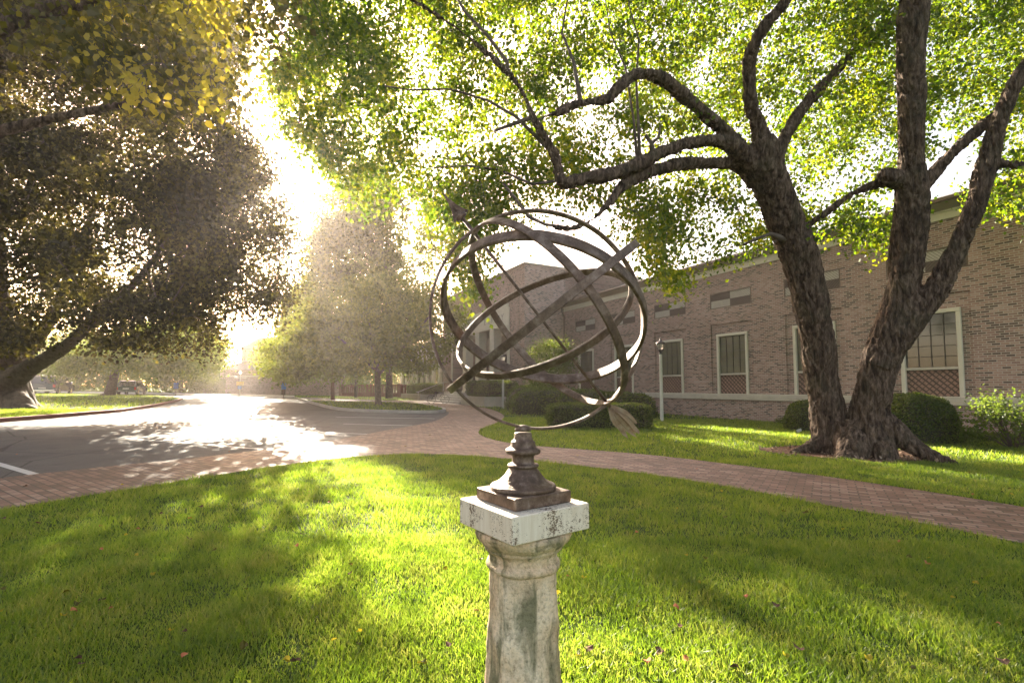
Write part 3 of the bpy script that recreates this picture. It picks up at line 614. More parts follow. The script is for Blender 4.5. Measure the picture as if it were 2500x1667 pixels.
for i in range(6): mb.box(OX0-.3+.0, OX1-2.0, YF-3.4+.42*i, YF+3.2, -.4, .16*(i+1)-.002*i)
mb.build('steps', M['concrete'], lib)
mb = MB(); mb.box(OX1-2.0, OX1, YF+.0, YF+3.2, -.4, .955); mb.build('landing', M['concrete'], lib)
def text(s, size, parent, loc, rot, mat, ext=.02):
    cu = bpy.data.curves.new('lettering', 'FONT'); cu.body = s; cu.size = size; cu.extrude = ext; cu.align_x = 'RIGHT'; cu.space_character = 1.35
    t = bpy.data.objects.new('tmp', cu); col.objects.link(t); dg = bpy.context.evaluated_depsgraph_get()
    me = bpy.data.meshes.new_from_object(t.evaluated_get(dg), depsgraph=dg); bpy.data.objects.remove(t); me.materials.clear(); me.materials.append(mat)
    return link('lettering', me, parent, loc, rot)
text('LIBRARY', .72, lib, (OX1-.55, YF-.065, 6.40), (math.pi/2, 0, 0), M['panel_light'], .02)
# far pale wing
wing = empty('pale_wing_building', (0, 0, 0), 0, 'pale stone wing with tall narrow pilasters glimpsed beyond the leafy island tree', 'building')
Mw = Matrix.Translation((8.3, 26.4, 0)) @ Matrix.Rotation(TH_W, 4, 'Z')
mb = MB(); mb.box(-52, -26.3, -.5, 10, -.5, 6.5, M=Mw); mb.build('wall', M['plaster'], wing)
for i in range(11):
    x = -50.5+i*2.3; mb = MB(); mb.box(x-.25, x+.25, -.72, -.5, -.5, 6.3, M=Mw); mb.build('pilaster', M['trim'], wing)
    mb = MB(); mb.box(x+.75, x+1.55, -.6, -.505, 1.3, 5.3, M=Mw); mb.build('window', M['glass_dark'], wing)
mb = MB(); mb.box(-52.2, -26.25, -.9, 10.3, 6.5, 6.9, M=Mw); mb.build('roof', M['slate'], wing)
def LW(x, y, z=0): return Mw @ Vector((x, y, z))
# planters with steps between
def planter(x0, x1, y0, y1, h, lab):
    t = empty('stone_planter', LW((x0+x1)/2, (y0+y1)/2), TH_W, lab, 'planter'); dx, dy = (x1-x0)/2, (y1-y0)/2
    mb = MB(); mb.box(-dx, dx, -dy, -dy+.3, -.6, h); mb.box(-dx, dx, dy-.3, dy, -.6, h); mb.box(-dx, -dx+.3, -dy+.3, dy-.3, -.6, h); mb.box(dx-.3, dx, -dy+.3, dy-.3, -.6, h); mb.build('stone_sides', M['stone'], t)
    mb = MB(); mb.box(-dx+.3, dx-.3, -dy+.3, dy-.3, -.3, h-.1); mb.build('soil', M['mulch'], t); return t
planter(-14.0, -9.9, YF-2.9, YF-.12, .75, 'low pale stone planter right of the portico steps, below a clipped hedge')
planter(-30.5, -24.0, YF-2.9, YF-.12, .75, 'low pale stone planter left of the portico steps behind the bicycle')
# ------------------------------------------------------------ hedges and shrubs
def hedge(name, lab, cat, loc, rz, dims, n, size, mat, dome=0.0, group=None, rough=.05, core=.93):
    t = empty(name, loc, rz, lab, cat, group); dx, dy, dz = dims[0]/2, dims[1]/2, dims[2]
    P = rng.normal(size=(n, 3)); P /= np.linalg.norm(P, axis=1)[:, None]; e = 2+6*(1-dome)
    q = (np.abs(P)**e).sum(1)**(-1/e); P = P*q[:, None]; P[:, 2] = np.abs(P[:, 2]) if dome > .5 else P[:, 2]
    if dome > .5: zc, hz = 0.0, dz
    else: zc, hz = dz/2, dz/2
    bump = np.array([mnoise.noise(Vector(p)*3+Vector(loc)) for p in P]); P *= (1+rough*bump-rough*1.2*rng.random(n))[:, None]
    W = np.stack([P[:, 0]*dx, P[:, 1]*dy, zc+P[:, 2]*hz], 1); W = W[W[:, 2] > -.02]
    me = leaves_mesh('foliage', W, size, mat, up=.6, hang=-.2); link('foliage', me, t)
    mb = MB(); a = 24; b = 12; vs = []; fs = []
    for j in range(b+1):
        ph = math.pi*(j/b)-math.pi/2
        for i in range(a):
            th = 2*math.pi*i/a; p = Vector((math.cos(ph)*math.cos(th), math.cos(ph)*math.sin(th), math.sin(ph)))
            s = (abs(p.x)**e+abs(p.y)**e+abs(p.z)**e)**(-1/e)*core; p *= s
            if dome > .5: p.z = max(p.z, -.02)
            vs.append((p.x*dx, p.y*dy, zc+p.z*hz))
    for j in range(b):
        for i in range(a): fs.append((j*a+i, j*a+(i+1) % a, (j+1)*a+(i+1) % a, (j+1)*a+i))
    mb.add(vs, fs); mb.build('twigs', M['hedge_core'], t); return t
def gp(u, v, dz=0): x, y = gnd(u, v); return (x, y, gz(x, y)+dz)
hedge('box_hedge', 'long low clipped box hedge on the lawn, just behind the feather of the arrow', 'hedge', (3.05, 17.2, -.05), math.radians(2), (3.6, 1.5, .88), 26000, .05, M['leaf_box'], 0.12)
for (u, v, Y, wd, hh, lab) in ((1330, 985, 25.0, 3.6, 1.35, 'rounded dark bush left of the row behind the box hedge'), (1425, 985, 24.3, 3.0, 1.3, 'middle rounded bush of the row behind the box hedge'), (1510, 985, 24.2, 3.6, 1.2, 'rounded bush right of the row behind the box hedge, beneath the first window'), (1300, 985, 28.5, 3.2, 1.5, 'dark spreading bush behind the library lamp post, against the tall brick block')):
    p = at(u, v, Y); hedge('bush', lab, 'bush', (p.x, p.y, gz(p.x, p.y)-.03), 0, (wd, wd*.75, hh), 12000, .07, M['leaf_box'], .75, 'bushes along the library wall', .12)
p = at(2235, 1060, 13.6); hedge('dome_shrub', 'dark clipped dome shrub by the wall right of the big trunks', 'shrub', (p.x, p.y, gz(p.x, p.y)-.03), 0, (2.0, 1.6, 1.35), 16000, .05, M['leaf_box'], .85, None, .06)
p = at(1975, 1040, 16.9); hedge('dome_shrub', 'small round shrub by the wall, peeping out left of the big trunks', 'shrub', (p.x, p.y, gz(p.x, p.y)-.03), 0, (1.5, 1.3, 1.05), 8000, .05, M['leaf_box'], .85, None, .06)
p = LW(-27, YF-1.5, .7); hedge('box_hedge', 'flat topped hedge in the planter left of the portico steps', 'hedge', p, TH_W, (6.4, 2.2, 1.05), 15000, .08, M['leaf_box'], .1, None, .08)
p = LW(-12.0, YF-1.4, .7); hedge('box_hedge', 'flat topped hedge in the planter right of the portico steps', 'hedge', p, TH_W, (4.6, 2.4, 1.15), 14000, .08, M['leaf_box'], .1, None, .08)
def groundcover(name, lab, poly, n, h, size, mat):
    xs = [p[0] for p in poly]; ys = [p[1] for p in poly]; x = rng.uniform(min(xs), max(xs), n*3); y = rng.uniform(min(ys), max(ys), n*3); k = inside(poly, x, y); x = x[k][:n]; y = y[k][:n]
    P = np.stack([x, y, gz(x, y)+h*rng.random(len(x))], 1); return tag(link(name, leaves_mesh(name, P, size, mat, up=1.2, hang=-.2)), lab, 'ground cover', kind='stuff')
gc = [tuple(LW(x, y)[:2]) for x, y in ((6.8, -.1), (6.8, -.9), (10, -1.3), (13, -1.7), (16, -2.2), (18, -2.2), (18, -.1))]
groundcover('ground_cover', 'low dark leafy ground cover along the foot of the brick wall', gc, 16000, .22, .07, M['leaf_box'])
# loose leafy shrub at the right edge
def shrub(lab, loc, w_, h_, n, size, mat, name='leafy_shrub'):
    t = empty(name, loc, 0, lab, 'shrub'); C = []; mb = MB()
    for i in range(34):
        a = rng.random()*6.28; r = w_/2*math.sqrt(rng.random()); z = h_*(.25+.75*rng.random())*(1-.45*(r/(w_/2))**2); c = np.array([r*math.cos(a), r*math.sin(a)*.8, z]); C.append(c)
        mb.tube([(c[0]*.1, c[1]*.1, 0), (c[0]*.6, c[1]*.6, z*.65), tuple(c)], [.014, .01, .004], 5, cap=False)
    mb.build('stems', M['bark2'], t); P = clump_leaves(np.array(C), n//34, w_*.1, .8); P[:, 2] = np.maximum(P[:, 2], .02)
    link('foliage', leaves_mesh('foliage', P, size, mat, up=.7), t); return t
p = at(2475, 1085, 12.2); shrub('loose leafy shrub with pale sunlit tips at the right edge, against the brick wall', (p.x, p.y, gz(p.x, p.y)), 1.9, 1.5, 2600, .075, M['leaf_far'])
p = at(1355, 985, 27.5); shrub('feathery small tree standing in the corner of the brick wall and the tall block', (p.x, p.y, gz(p.x, p.y)), 3.2, 4.3, 12000, .09, M['leaf_box'], 'corner_tree')  # dark hedge leaf colour stands in for the tall block's shade
p = at(508, 962, 60); shrub('bright round yellow green bush left of the small far house', (p.x, p.y, gz(p.x, p.y)), 4.2, 2.2, 5000, .16, M['leaf_maple'], 'yellow_bush')
p = at(560, 962, 62); shrub('dark low bush at the corner of the far house', (p.x, p.y, gz(p.x, p.y)), 3.8, 1.9, 4000, .16, M['leaf_far'], 'bush')
# ------------------------------------------------------------ lamp posts
def lamp(loc, lab, hh=3.55, group='black topped lamp posts'):
    t = empty('lamp_post', loc, 0, lab, 'lamp post', group)
    mb = MB(); mb.lathe([(.085, -.05), (.085, .04), (.075, .06), (.062, hh-.72), (.06, hh-.70)], n=16); mb.build('post', M['post'], t)
    mb = MB(); z = hh-.70; mb.lathe([(.06, z), (.075, z+.02), (.05, z+.06), (.07, z+.10), (.10, z+.17), (.115, z+.20), (.12, z+.22)], n=16); mb.build('lantern_cup', M['black'], t)
    mb = MB(); mb.lathe([(.11, z+.22), (.125, z+.30), (.15, z+.44), (.152, z+.45)], n=12); mb.build('lantern_glass', M['lampglass'], t)
    mb = MB()
    for i in range(6):
        a_ = i*math.pi/3; mb.tube([(.118*math.cos(a_), .118*math.sin(a_), z+.215), (.16*math.cos(a_), .16*math.sin(a_), z+.455)], .008, 5)
    mb.build('lantern_bars', M['black'], t)
    mb = MB(); mb.lathe([(.16, z+.45), (.20, z+.465), (.195, z+.485), (.13, z+.54), (.07, z+.575), (.035, z+.60), (.03, z+.62), (.045, z+.64), (.03, z+.66), (.008, z+.70), (.001, z+.72)], n=20); mb.build('lantern_roof', M['black'], t)
    return t
lamp(gp(1616, 1027), 'pale lamp post with black lantern standing on the lawn before the library windows')
p = at(1228, 985, 30.8); lamp((p.x, p.y, gz(p.x, p.y)), 'lamp post by the planter in front of the portico block, behind the sundial rings', 3.5)
# plant label near the tree
t = empty('plant_label', gp(1953, 1058), math.radians(10), 'small tilted white card on a stake in the grass left of the big tree', 'label')
mb = MB(); mb.box(-.09, .09, -.004, .004, .06, .15, M=Matrix.Rotation(-.3, 4, 'Y')); mb.build('card', M['white'], t); mb = MB(); mb.tube([(0, .012, -.03), (0, .012, .13)], .006, 6); mb.build('stake', M['post'], t)
# ------------------------------------------------------------ far signs, lamp, fence, house
def sign(u, v, hh, lab, wd=.42):
    t = empty('parking_sign', gp(u, v), math.radians(15), lab, 'sign', 'small blue signs at the far edge of the car park')
    mb = MB(); mb.tube([(0, 0, -.1), (0, 0, hh-.02)], .035, 8); mb.build('post', M['brown'], t)
    mb = MB(); mb.box(-wd/2, wd/2, -.05, -.037, hh-.62, hh, b=.003); pl = mb.build('sign_panel', M['blue'], t)
    return t
sign(429, 967, 1.35, 'blue sign on a short post between the parked hatchback and the yellow bush'); sign(692, 972, 1.45, 'blue sign on a short post before the brick wall, right of the banner post')
t = empty('banner_post', gp(585, 967), 0, 'white post with globe lamp, cross arm and small banner before the far house', 'lamp post')
mb = MB(); mb.tube([(0, 0, -.1), (0, 0, 2.35)], .07, 10); mb.build('post', M['post'], t)
mb = MB(); mb.lathe([(.01, 2.35), (.10, 2.38), (.17, 2.48), (.18, 2.55), (.15, 2.65), (.06, 2.72), (.01, 2.73)], n=16); mb.build('globe', M['lampglass'], t)
mb = MB(); mb.box(-.62, .62, -.05, .05, 1.9, 2.0); mb.prism([(-.62, 2.0), (-.3, 2.0), (-.55, 2.14), (-.72, 2.14)], -.03, .03, M=Matrix.Rotation(math.pi/2, 4, 'X')); mb.build('cross_arm', M['post'], t)
mb = MB(); mb.box(-.35, .42, -.08, -.05, 1.15, 1.55); mb.build('banner', M['yellow'], t); mb = MB(); mb.box(-.2, .2, -.09, -.06, .75, 1.1); mb.build('blue_plate', M['blue'], t)
def fence(p, q, z0, hh, lab, name='garden_fence', gap=.35):
    a = Vector((*p, z0)); b = Vector((*q, z0)); L = (b-a).length; t = empty(name, a, math.atan2(b.y-a.y, b.x-a.x), lab, 'fence')
    mb = MB(); mb.box(0, L, -.08, .08, 0, .45); mb.build('low_wall', M['wood'], t)
    mb = MB(); mb.box(0, L, -.09, .09, hh-.16, hh); mb.build('top_rail', M['wood'], t)
    mb = MB(); n = int(L/gap)
    for i in range(n): x = (i+.5)*L/n; mb.box(x-.09, x+.09, -.05, .05, .45, hh-.16)
    o = mb.build('balusters', M['wood'], t); tag(o, kind='stuff')
    for i in range(int(L/4.5)+1): mb = MB(); x = min(L, i*4.5); mb.box(x-.2, x+.2, -.14, .14, -.2, hh+.08); mb.build('pier', M['wood'], t)
fence(at(832, 965, 57)[:2], at(1005, 962, 52)[:2], .33, 1.35, 'red brown balustrade fence behind the small trees, right of the brick wall')
t = empty('garden_wall', at(560, 965, 60), 0, 'long dark brick wall behind the car park, running right from the far house', 'wall')
t.location.z = 0; mb = MB(); mb.box(-.5, 14.2, 0, .4, 0, 2.7); mb.build('wall', M['brick'], t); mb = MB(); mb.box(-.55, 14.25, -.06, .46, 2.7, 2.85); mb.build('coping', M['stone'], t)
hp = at(535, 965, 62.0); t = empty('far_house', (hp.x, hp.y, 0), math.radians(0), 'far brick house with a grey lean roof below a white upper storey and red roof', 'house')
mb = MB(); mb.box(0, 12, .0, 9, 0, 3.6); mb.build('wall', M['brick'], t)
mb = MB(); mb.add([(-.6, -.6, 3.6), (12.6, -.6, 3.6), (12.6, 9.6, 3.6), (-.6, 9.6, 3.6), (2.6, 3.3, 5.2), (9, 3.3, 5.2), (9, 6, 5.2), (2.6, 6, 5.2)], [(0, 1, 5, 4), (1, 2, 6, 5), (2, 3, 7, 6), (3, 0, 4, 7), (4, 5, 6, 7), (3, 2, 1, 0)]); mb.build('roof', M['slate'], t)
mb = MB(); mb.box(.9, 10, 3.2, 9.3, 4.0, 6.5); mb.build('upper_storey', M['plaster'], t)
mb = MB(); mb.add([(.8, 2.6, 6.5), (10.6, 2.6, 6.5), (10.6, 10, 6.5), (.8, 10, 6.5), (1.8, 6, 8.4), (9.6, 6, 8.4)], [(0, 1, 5, 4), (1, 2, 5), (2, 3, 4, 5), (3, 0, 4), (3, 2, 1, 0)]); mb.build('red_roof', M['redtile'], t)
for x in (2.2, 4.4, 7.0): mb = MB(); mb.box(x, x+.8, 3.14, 3.19, 5.0, 6.2); mb.build('window', M['glass_dark'], t)
for x in (1.6, 5.2, 8.6): mb = MB(); mb.box(x, x+.9, -.05, -.01, 1.3, 2.8); mb.build('window', M['glass_dark'], t)
# bicycle, handrail by the steps
bp = at(1070, 975, 37.0); t = empty('bicycle', (bp.x, bp.y, gz(bp.x, bp.y)), math.radians(20), 'dark bicycle leaning at the planter left of the portico steps', 'bicycle')
for xx in (-.52, .52):
    mb = MB(); mb.tube([(xx+.33*math.cos(q), 0, .34+.33*math.sin(q)) for q in np.linspace(0, 2*math.pi, 25)], .018, 6, cap=False); wl = mb.build('wheel', M['rubber'], t)
    mb = MB()
    for q in np.linspace(0, math.pi, 7)[:-1]: mb.tube([(xx-.32*math.cos(q), 0, .34-.32*math.sin(q)), (xx+.32*math.cos(q), 0, .34+.32*math.sin(q))], .003, 4)
    mb.build('spokes', M['chrome'], wl)
mb = MB()
for p, q in (((-.52, .34), (-.2, .85)), ((-.52, .34), (-.05, .32)), ((-.05, .32), (-.2, .85)), ((-.05, .32), (.38, .82)), ((-.2, .82), (.38, .84)), ((.52, .34), (.36, .95))): mb.tube([(p[0], 0, p[1]), (q[0], 0, q[1])], .02, 7)
mb.build('frame', M['black'], t); mb = MB(); mb.tube([(.36, -.25, 1.0), (.36, 0, .97), (.36, .25, 1.0)], .014, 6); mb.build('handlebar', M['chrome'], t); mb = MB(); mb.box(-.34, -.08, -.06, .06, .86, .91, b=.01); mb.build('saddle', M['rubber'], t)
t = empty('handrail', LW(-23.6, YF-3.2), TH_W, 'thin metal handrail at the left side of the portico steps', 'handrail')
mb = MB(); mb.tube([(0, -.2, .95), (0, 0, .97), (0, 2.4, 1.85), (0, 2.9, 1.87)], .03, 8); mb.build('rail', M['post'], t); mb = MB(); mb.tube([(0, 0, 0), (0, 0, .95)], .03, 8); mb.tube([(0, 2.4, .5), (0, 2.4, 1.84)], .03, 8); mb.build('posts', M['post'], t)
# ------------------------------------------------------------ parked cars
def car(name, lab, loc, rz, L, Wd, Ht, suv, body):
    t = empty(name, loc, rz, lab, 'car', 'cars parked beyond the median'); hw = Wd/2; r = .36 if suv else .30; belt = Ht*.56; sill = r*.62
    if suv: prof = [(-L/2, .42), (-L/2-.03, .62), (-L/2+.02, belt), (-L/2+.22, Ht-.06), (-L/2+.4, Ht), (.55, Ht), (.75, Ht-.05), (1.45, belt+.03), (L/2-.35, belt-.05), (L/2-.04, belt-.2), (L/2, .5), (L/2-.05, .35)]
    else: prof = [(-L/2, .36), (-L/2-.02, .55), (-L/2+.06, belt), (-L/2+.55, Ht-.05), (-L/2+.75, Ht), (.2, Ht), (.45, Ht-.04), (1.15, belt+.02), (L/2-.35, belt-.1), (L/2-.04, belt-.22), (L/2, .42), (L/2-.05, .3)]
    mb = MB(); secs = []
    def wid(z): return hw*(1-.30*max(0, (z-belt)/(Ht-belt))**1.2*.8) if z > belt else hw*(1-.06*max(0, (.5-z)/.5))
    n = len(prof); vs = []
    for s in (-1, 1): vs += [(x, s*wid(z), z) for x, z in prof]
    for s in (-1, 1): vs += [(x*.985, s*wid(z)*.9, z+(.015 if z > belt else 0)) for x, z in prof]
    c0 = [(i, (i+1) % n, 2*n+(i+1) % n, 2*n+i) for i in range(n)]; c1 = [(n+i, 3*n+i, 3*n+(i+1) % n, n+(i+1) % n) for i in range(n)]; mid = [(2*n+i, 2*n+(i+1) % n, 3*n+(i+1) % n, 3*n+i) for i in range(n)]
    mb.add(vs, c0+c1+mid+[tuple(range(n)), tuple(range(2*n-1, n-1, -1))], smooth=False); bd = mb.build('body', body, t)
    bv = bd.modifiers.new('b', 'BEVEL'); bv.width = .035; bv.segments = 2; bv.limit_method = 'ANGLE'
    for xx in (-L/2+.95 if suv else -L/2+.72, L/2-.95 if suv else L/2-.8):
        for s in (-1, 1):
            mb = MB(); mb.tube([(xx, s*(hw-.16), r), (xx, s*(hw+.015), r)], r, 20, smooth=False); ty = mb.build('wheel', M['rubber'], t)
            mb = MB(); mb.tube([(xx, s*(hw+.0), r), (xx, s*(hw+.03), r)], r*.6, 14, smooth=False); mb.build('rim', M['chrome'], ty)
    # side windows
    for s in (-1, 1):
        segs = ((-L/2+.30, -L/2+1.35), (-L/2+1.42, -.05), (.02, 1.0)) if suv else ((-L/2+.7, -.55), (-.48, .55))
        for a, b in segs:
            z0, z1 = belt+.05, Ht-.13; zz = (z0, z1); bb = b+(.32 if b == segs[-1][1] else 0)
            q = [(a, z0), (bb, z0), (b-(.02), z1), (a+.08, z1)]
            vs = [(x, s*(wid(z)+.012), z) for x, z in q]+[(x, s*(wid(z)-.03), z) for x, z in q]
            mb = MB(); mb.add(vs, [(0, 1, 2, 3) if s < 0 else (3, 2, 1, 0), (0, 4, 5, 1), (1, 5, 6, 2), (2, 6, 7, 3), (3, 7, 4, 0)]); mb.build('window', M['carglass'], t)
    xb0, xb1 = (-L/2+.03, -L/2+.20) if suv else (-L/2+.13, -L/2+.50); z0, z1 = belt+.05, Ht-.11
    mb = MB(); mb.add([(xb0-.03, -wid(z0)*.82, z0), (xb0-.03, wid(z0)*.82, z0), (xb1-.03, wid(z1)*.84, z1), (xb1-.03, -wid(z1)*.84, z1), (xb0+.05, -wid(z0)*.82, z0), (xb0+.05, wid(z0)*.82, z0), (xb1+.05, wid(z1)*.84, z1), (xb1+.05, -wid(z1)*.84, z1)], [(3, 2, 1, 0), (0, 1, 5, 4), (2, 3, 7, 6), (1, 2, 6, 5), (3, 0, 4, 7)]); mb.build('rear_window', M['carglass'], t)
    mb = MB(); mb.box(-L/2-.10, -L/2+.12, -hw*.97, hw*.97, .34, .54, b=.03); mb.build('bumper', M['chrome'] if suv else body, t)
    mb = MB(); mb.box(L/2-.1, L/2+.08, -hw*.97, hw*.97, .32, .52, b=.03); mb.build('bumper', M['chrome'] if suv else body, t)
    for s in (-1, 1):
        mb = MB(); mb.box(-L/2-.045, -L/2+.06, min(s*hw*.80, s*hw*.985), max(s*hw*.80, s*hw*.985), belt-.32, belt-.02, b=.01); mb.build('tail_light', M['tail'], t)
        mb = MB(); mb.box(L/2-.12, L/2+.02, min(s*hw*.65, s*hw*.95), max(s*hw*.65, s*hw*.95), belt-.32, belt-.16, b=.01); mb.build('headlight', M['headl'], t)
        mb = MB(); mb.box(.95, 1.12, min(s*(hw-.02), s*(hw+.2)), max(s*(hw-.02), s*(hw+.2)), belt+.02, belt+.22, b=.02); mb.build('wing_mirror', body if not suv else M['black'], t)
    mb = MB(); mb.box(-L/2-.06, -L/2-.02, -.26, .26, .60, .73); mb.build('number_plate', M['white'], t)
    if suv:
        mb = MB(); mb.tube([(-1.9, -.62, Ht+.05), (.3, -.62, Ht+.05)], .02, 6); mb.tube([(-1.9, .62, Ht+.05), (.3, .62, Ht+.05)], .02, 6); mb.build('roof_rack', M['black'], t)
cp = at(128, 961, 48.5); car('parked_car', 'dark green four wheel drive wagon parked between the huge left trunk and the median tree', (cp.x, cp.y, gz(cp.x, cp.y)), math.radians(90+26), 4.9, 1.95, 1.86, True, M['suv'])
cp = at(322, 963, 51.5); car('parked_car', 'pale grey green hatchback parked just right of the median tree', (cp.x, cp.y, gz(cp.x, cp.y)), math.radians(90+24), 4.1, 1.72, 1.5, False, M['hatch'])
# ------------------------------------------------------------ trees
def LB(l, sub=1):  # limb from src px
    return limb_world(l)
def nodes_of(limbs, skip=0):
    r = []
    for L in limbs:
        for (p, a), (q, b) in zip(L, L[1:]):
            k = max(1, int((q-p).length/.35)); r += [tuple(p.lerp(q, i/k)) for i in range(k+1)]
    return r
# --- big double trunked tree on the right
A_ = [(2040, 1125, 10.9, 150), (2030, 1060, 10.85, 118), (2012, 960, 10.8, 100), (1983, 757, 10.5, 104), (1945, 604, 10.3, 110), (1886, 459, 10.0, 110), (1868, 385, 9.8, 112), (1856, 340, 9.7, 80)]
A1 = [(1862, 385, 9.8, 70), (1856, 326, 9.7, 56), (1835, 255, 9.5, 46), (1830, 178, 9.3, 43), (1835, 127, 9.1, 43), (1871, 61, 8.9, 40), (1912, 10, 8.8, 38), (1950, -80, 8.7, 34), (1930, -220, 8.8, 26)]
A2 = [(1890, 400, 9.8, 62), (1912, 347, 9.8, 44), (1953, 275, 9.9, 38), (2014, 204, 10.1, 34), (2085, 127, 10.3, 30), (2167, 61, 10.5, 26), (2240, -40, 10.8, 22), (2300, -160, 11, 16)]
A3 = [(1850, 410, 9.9, 80), (1810, 367, 9.7, 52), (1774, 326, 9.5, 42), (1728, 286, 9.3, 42), (1677, 240, 9.0, 40), (1626, 199, 8.7, 37), (1586, 182, 8.5, 34), (1545, 186, 8.3, 33), (1506, 219, 8.1, 36), (1480, 243, 8.0, 38), (1417, 252, 7.8, 25), (1361, 275, 7.6, 18), (1330, 286, 7.5, 13), (1290, 300, 7.4, 8)]
A4 = [(1850, 420, 9.9, 84), (1796, 362, 9.6, 56), (1749, 344, 9.4, 42), (1687, 349, 9.1, 38), (1616, 372, 8.8, 36), (1555, 403, 8.6, 40), (1494, 425, 8.4, 40), (1432, 435, 8.3, 38), (1376, 447, 8.2, 36), (1364, 425, 8.2, 26), (1355, 382, 8.1, 24), (1328, 333, 8.0, 24), (1305, 291, 7.9, 22), (1282, 237, 7.8, 19), (1252, 191, 7.7, 17), (1206, 145, 7.6, 15), (1160, 107, 7.5, 15), (1114, 69, 7.4, 13), (1061, 34, 7.3, 10), (990, -10, 7.2, 8)]
A4b = [(1240, 180, 7.7, 12), (1237, 150, 7.7, 12), (1191, 88, 7.8, 10), (1137, 31, 7.9, 9), (1100, -30, 8, 7)]
A5 = [(1850, 440, 10.0, 70), (1805, 405, 9.9, 42), (1749, 398, 9.7, 38), (1688, 399, 9.4, 37), (1632, 408, 9.1, 38), (1565, 428, 8.8, 38), (1519, 455, 8.6, 30), (1489, 495, 8.4, 22), (1455, 529, 8.3, 19), (1425, 549, 8.2, 15), (1390, 558, 8.1, 12), (1350, 553, 8.15, 10)]
A6 = [(1950, 580, 10.3, 50), (1973, 551, 10.2, 26), (2024, 515, 10.0, 21), (2080, 474, 9.8, 22), (2165, 440, 9.6, 40)]
A7 = [(1930, 590, 10.2, 30), (1881, 571, 10.0, 12), (1851, 581, 9.9, 9), (1815, 597, 9.8, 7)]
A8 = [(1417, 250, 7.8, 16), (1413, 225, 7.8, 13), (1401, 153, 7.9, 10), (1372, 80, 8, 7), (1385, 0, 8.1, 5), (1350, -90, 8.2, 3)]
A9 = [(1562, 400, 8.7, 12), (1560, 330, 8.6, 9), (1553, 191, 8.4, 7), (1560, 100, 8.4, 5), (1535, 10, 8.4, 4), (1545, -90, 8.5, 2)]
A10 = [(1556, 400, 8.7, 10), (1548, 300, 8.8, 7), (1527, 165, 8.9, 6), (1490, 80, 9, 4), (1478, 0, 9, 3), (1440, -90, 9.1, 2)]
A11 = [(1595, 385, 8.75, 20), (1590, 348, 8.7, 13), (1575, 330, 8.65, 9)]
A12 = [(1590, 352, 8.7, 10), (1608, 335, 8.7, 8), (1612, 305, 8.7, 5)]
A13 = [(1206, 320, 8.0, 8), (1300, 286, 7.9, 14)]
A14 = [(1345, 370, 8.1, 12), (1260, 285, 8.2, 9), (1190, 245, 8.3, 7), (1100, 218, 8.4, 6), (1000, 220, 8.5, 5), (940, 210, 8.6, 4)]
A15 = [(1370, 440, 8.2, 8), (1300, 450, 8.6, 8), (1220, 415, 9, 7), (1140, 405, 9.2, 6), (1060, 410, 9.4, 5)]
A16 = [(1390, 556, 8.1, 8), (1330, 548, 8.2, 9), (1292, 530, 8.3, 11), (1262, 490, 8.4, 10), (1230, 450, 8.6, 8)]
B_ = [(2112, 1125, 10.5, 170), (2118, 1060, 10.4, 130), (2125, 987, 10.3, 112), (2158, 859, 10.1, 114), (2198, 745, 9.9, 112), (2206, 690, 9.8, 104), (2216, 604, 9.7, 112), (2226, 502, 9.5, 104), (2226, 459, 9.4, 97), (2225, 357, 9.2, 82), (2224, 204, 9.0, 90), (2229, 51, 8.8, 104), (2238, -90, 8.7, 84), (2260, -260, 8.8, 60)]
B2 = [(2150, 900, 10.0, 70), (2190, 830, 9.9, 90), (2245, 765, 9.7, 84), (2290, 700, 9.55, 80), (2339, 604, 9.3, 72), (2380, 502, 9.1, 70), (2405, 415, 9.0, 74), (2437, 306, 8.8, 62), (2473, 214, 8.6, 56), (2510, 150, 8.5, 50), (2580, 40, 8.4, 44), (2650, -120, 8.4, 34)]
B3 = [(2232, 470, 9.4, 60), (2269, 433, 9.3, 50), (2320, 377, 9.2, 44), (2371, 331, 9.1, 44), (2422, 290, 9.0, 46), (2445, 280, 8.9, 30)]
B4 = [(2400, 420, 9.0, 50), (2437, 400, 8.9, 34), (2473, 402, 8.8, 30), (2540, 405, 8.7, 26), (2640, 380, 8.6, 20)]
B5 = [(2200, 440, 9.4, 60), (2166, 432, 9.3, 62), (2150, 425, 9.25, 34)]
R1 = [(2120, 1010, 10.35, 100), (2180, 1050, 10.1, 84), (2238, 1095, 9.85, 62), (2298, 1122, 9.6, 44), (2365, 1143, 9.35, 26), (2430, 1153, 9.2, 12)]
R2_ = [(2040, 1010, 10.8, 80), (2010, 1070, 10.8, 66), (1968, 1095, 10.8, 40), (1930, 1106, 10.8, 18)]
R3 = [(2080, 1040, 10.5, 110), (2078, 1110, 10.2, 100), (2050, 1140, 9.95, 50)]
R4 = [(2140, 1050, 10.3, 100), (2160, 1120, 10.0, 80), (2180, 1150, 9.75, 30)]
heavy = [LB(x) for x in (A_, A1, A2, A3, A4, A5, A6, B_, B2, B3, B4, B5, R1, R2_, R3, R4)]
light = [LB(x) for x in (A4b, A7, A8, A9, A10, A11, A12, A13, A14, A15, A16)]
T1 = empty('shade_tree', (0, 0, 0), 0, 'big tree with two thick rough trunks in a V on the library lawn', 'tree')
remeshed('trunk', heavy, .020, M['bark'], T1, .034, 9.5)
mb = MB()
for L in light: mb.tube([p for p, r in L], [r for p, r in L], 7)
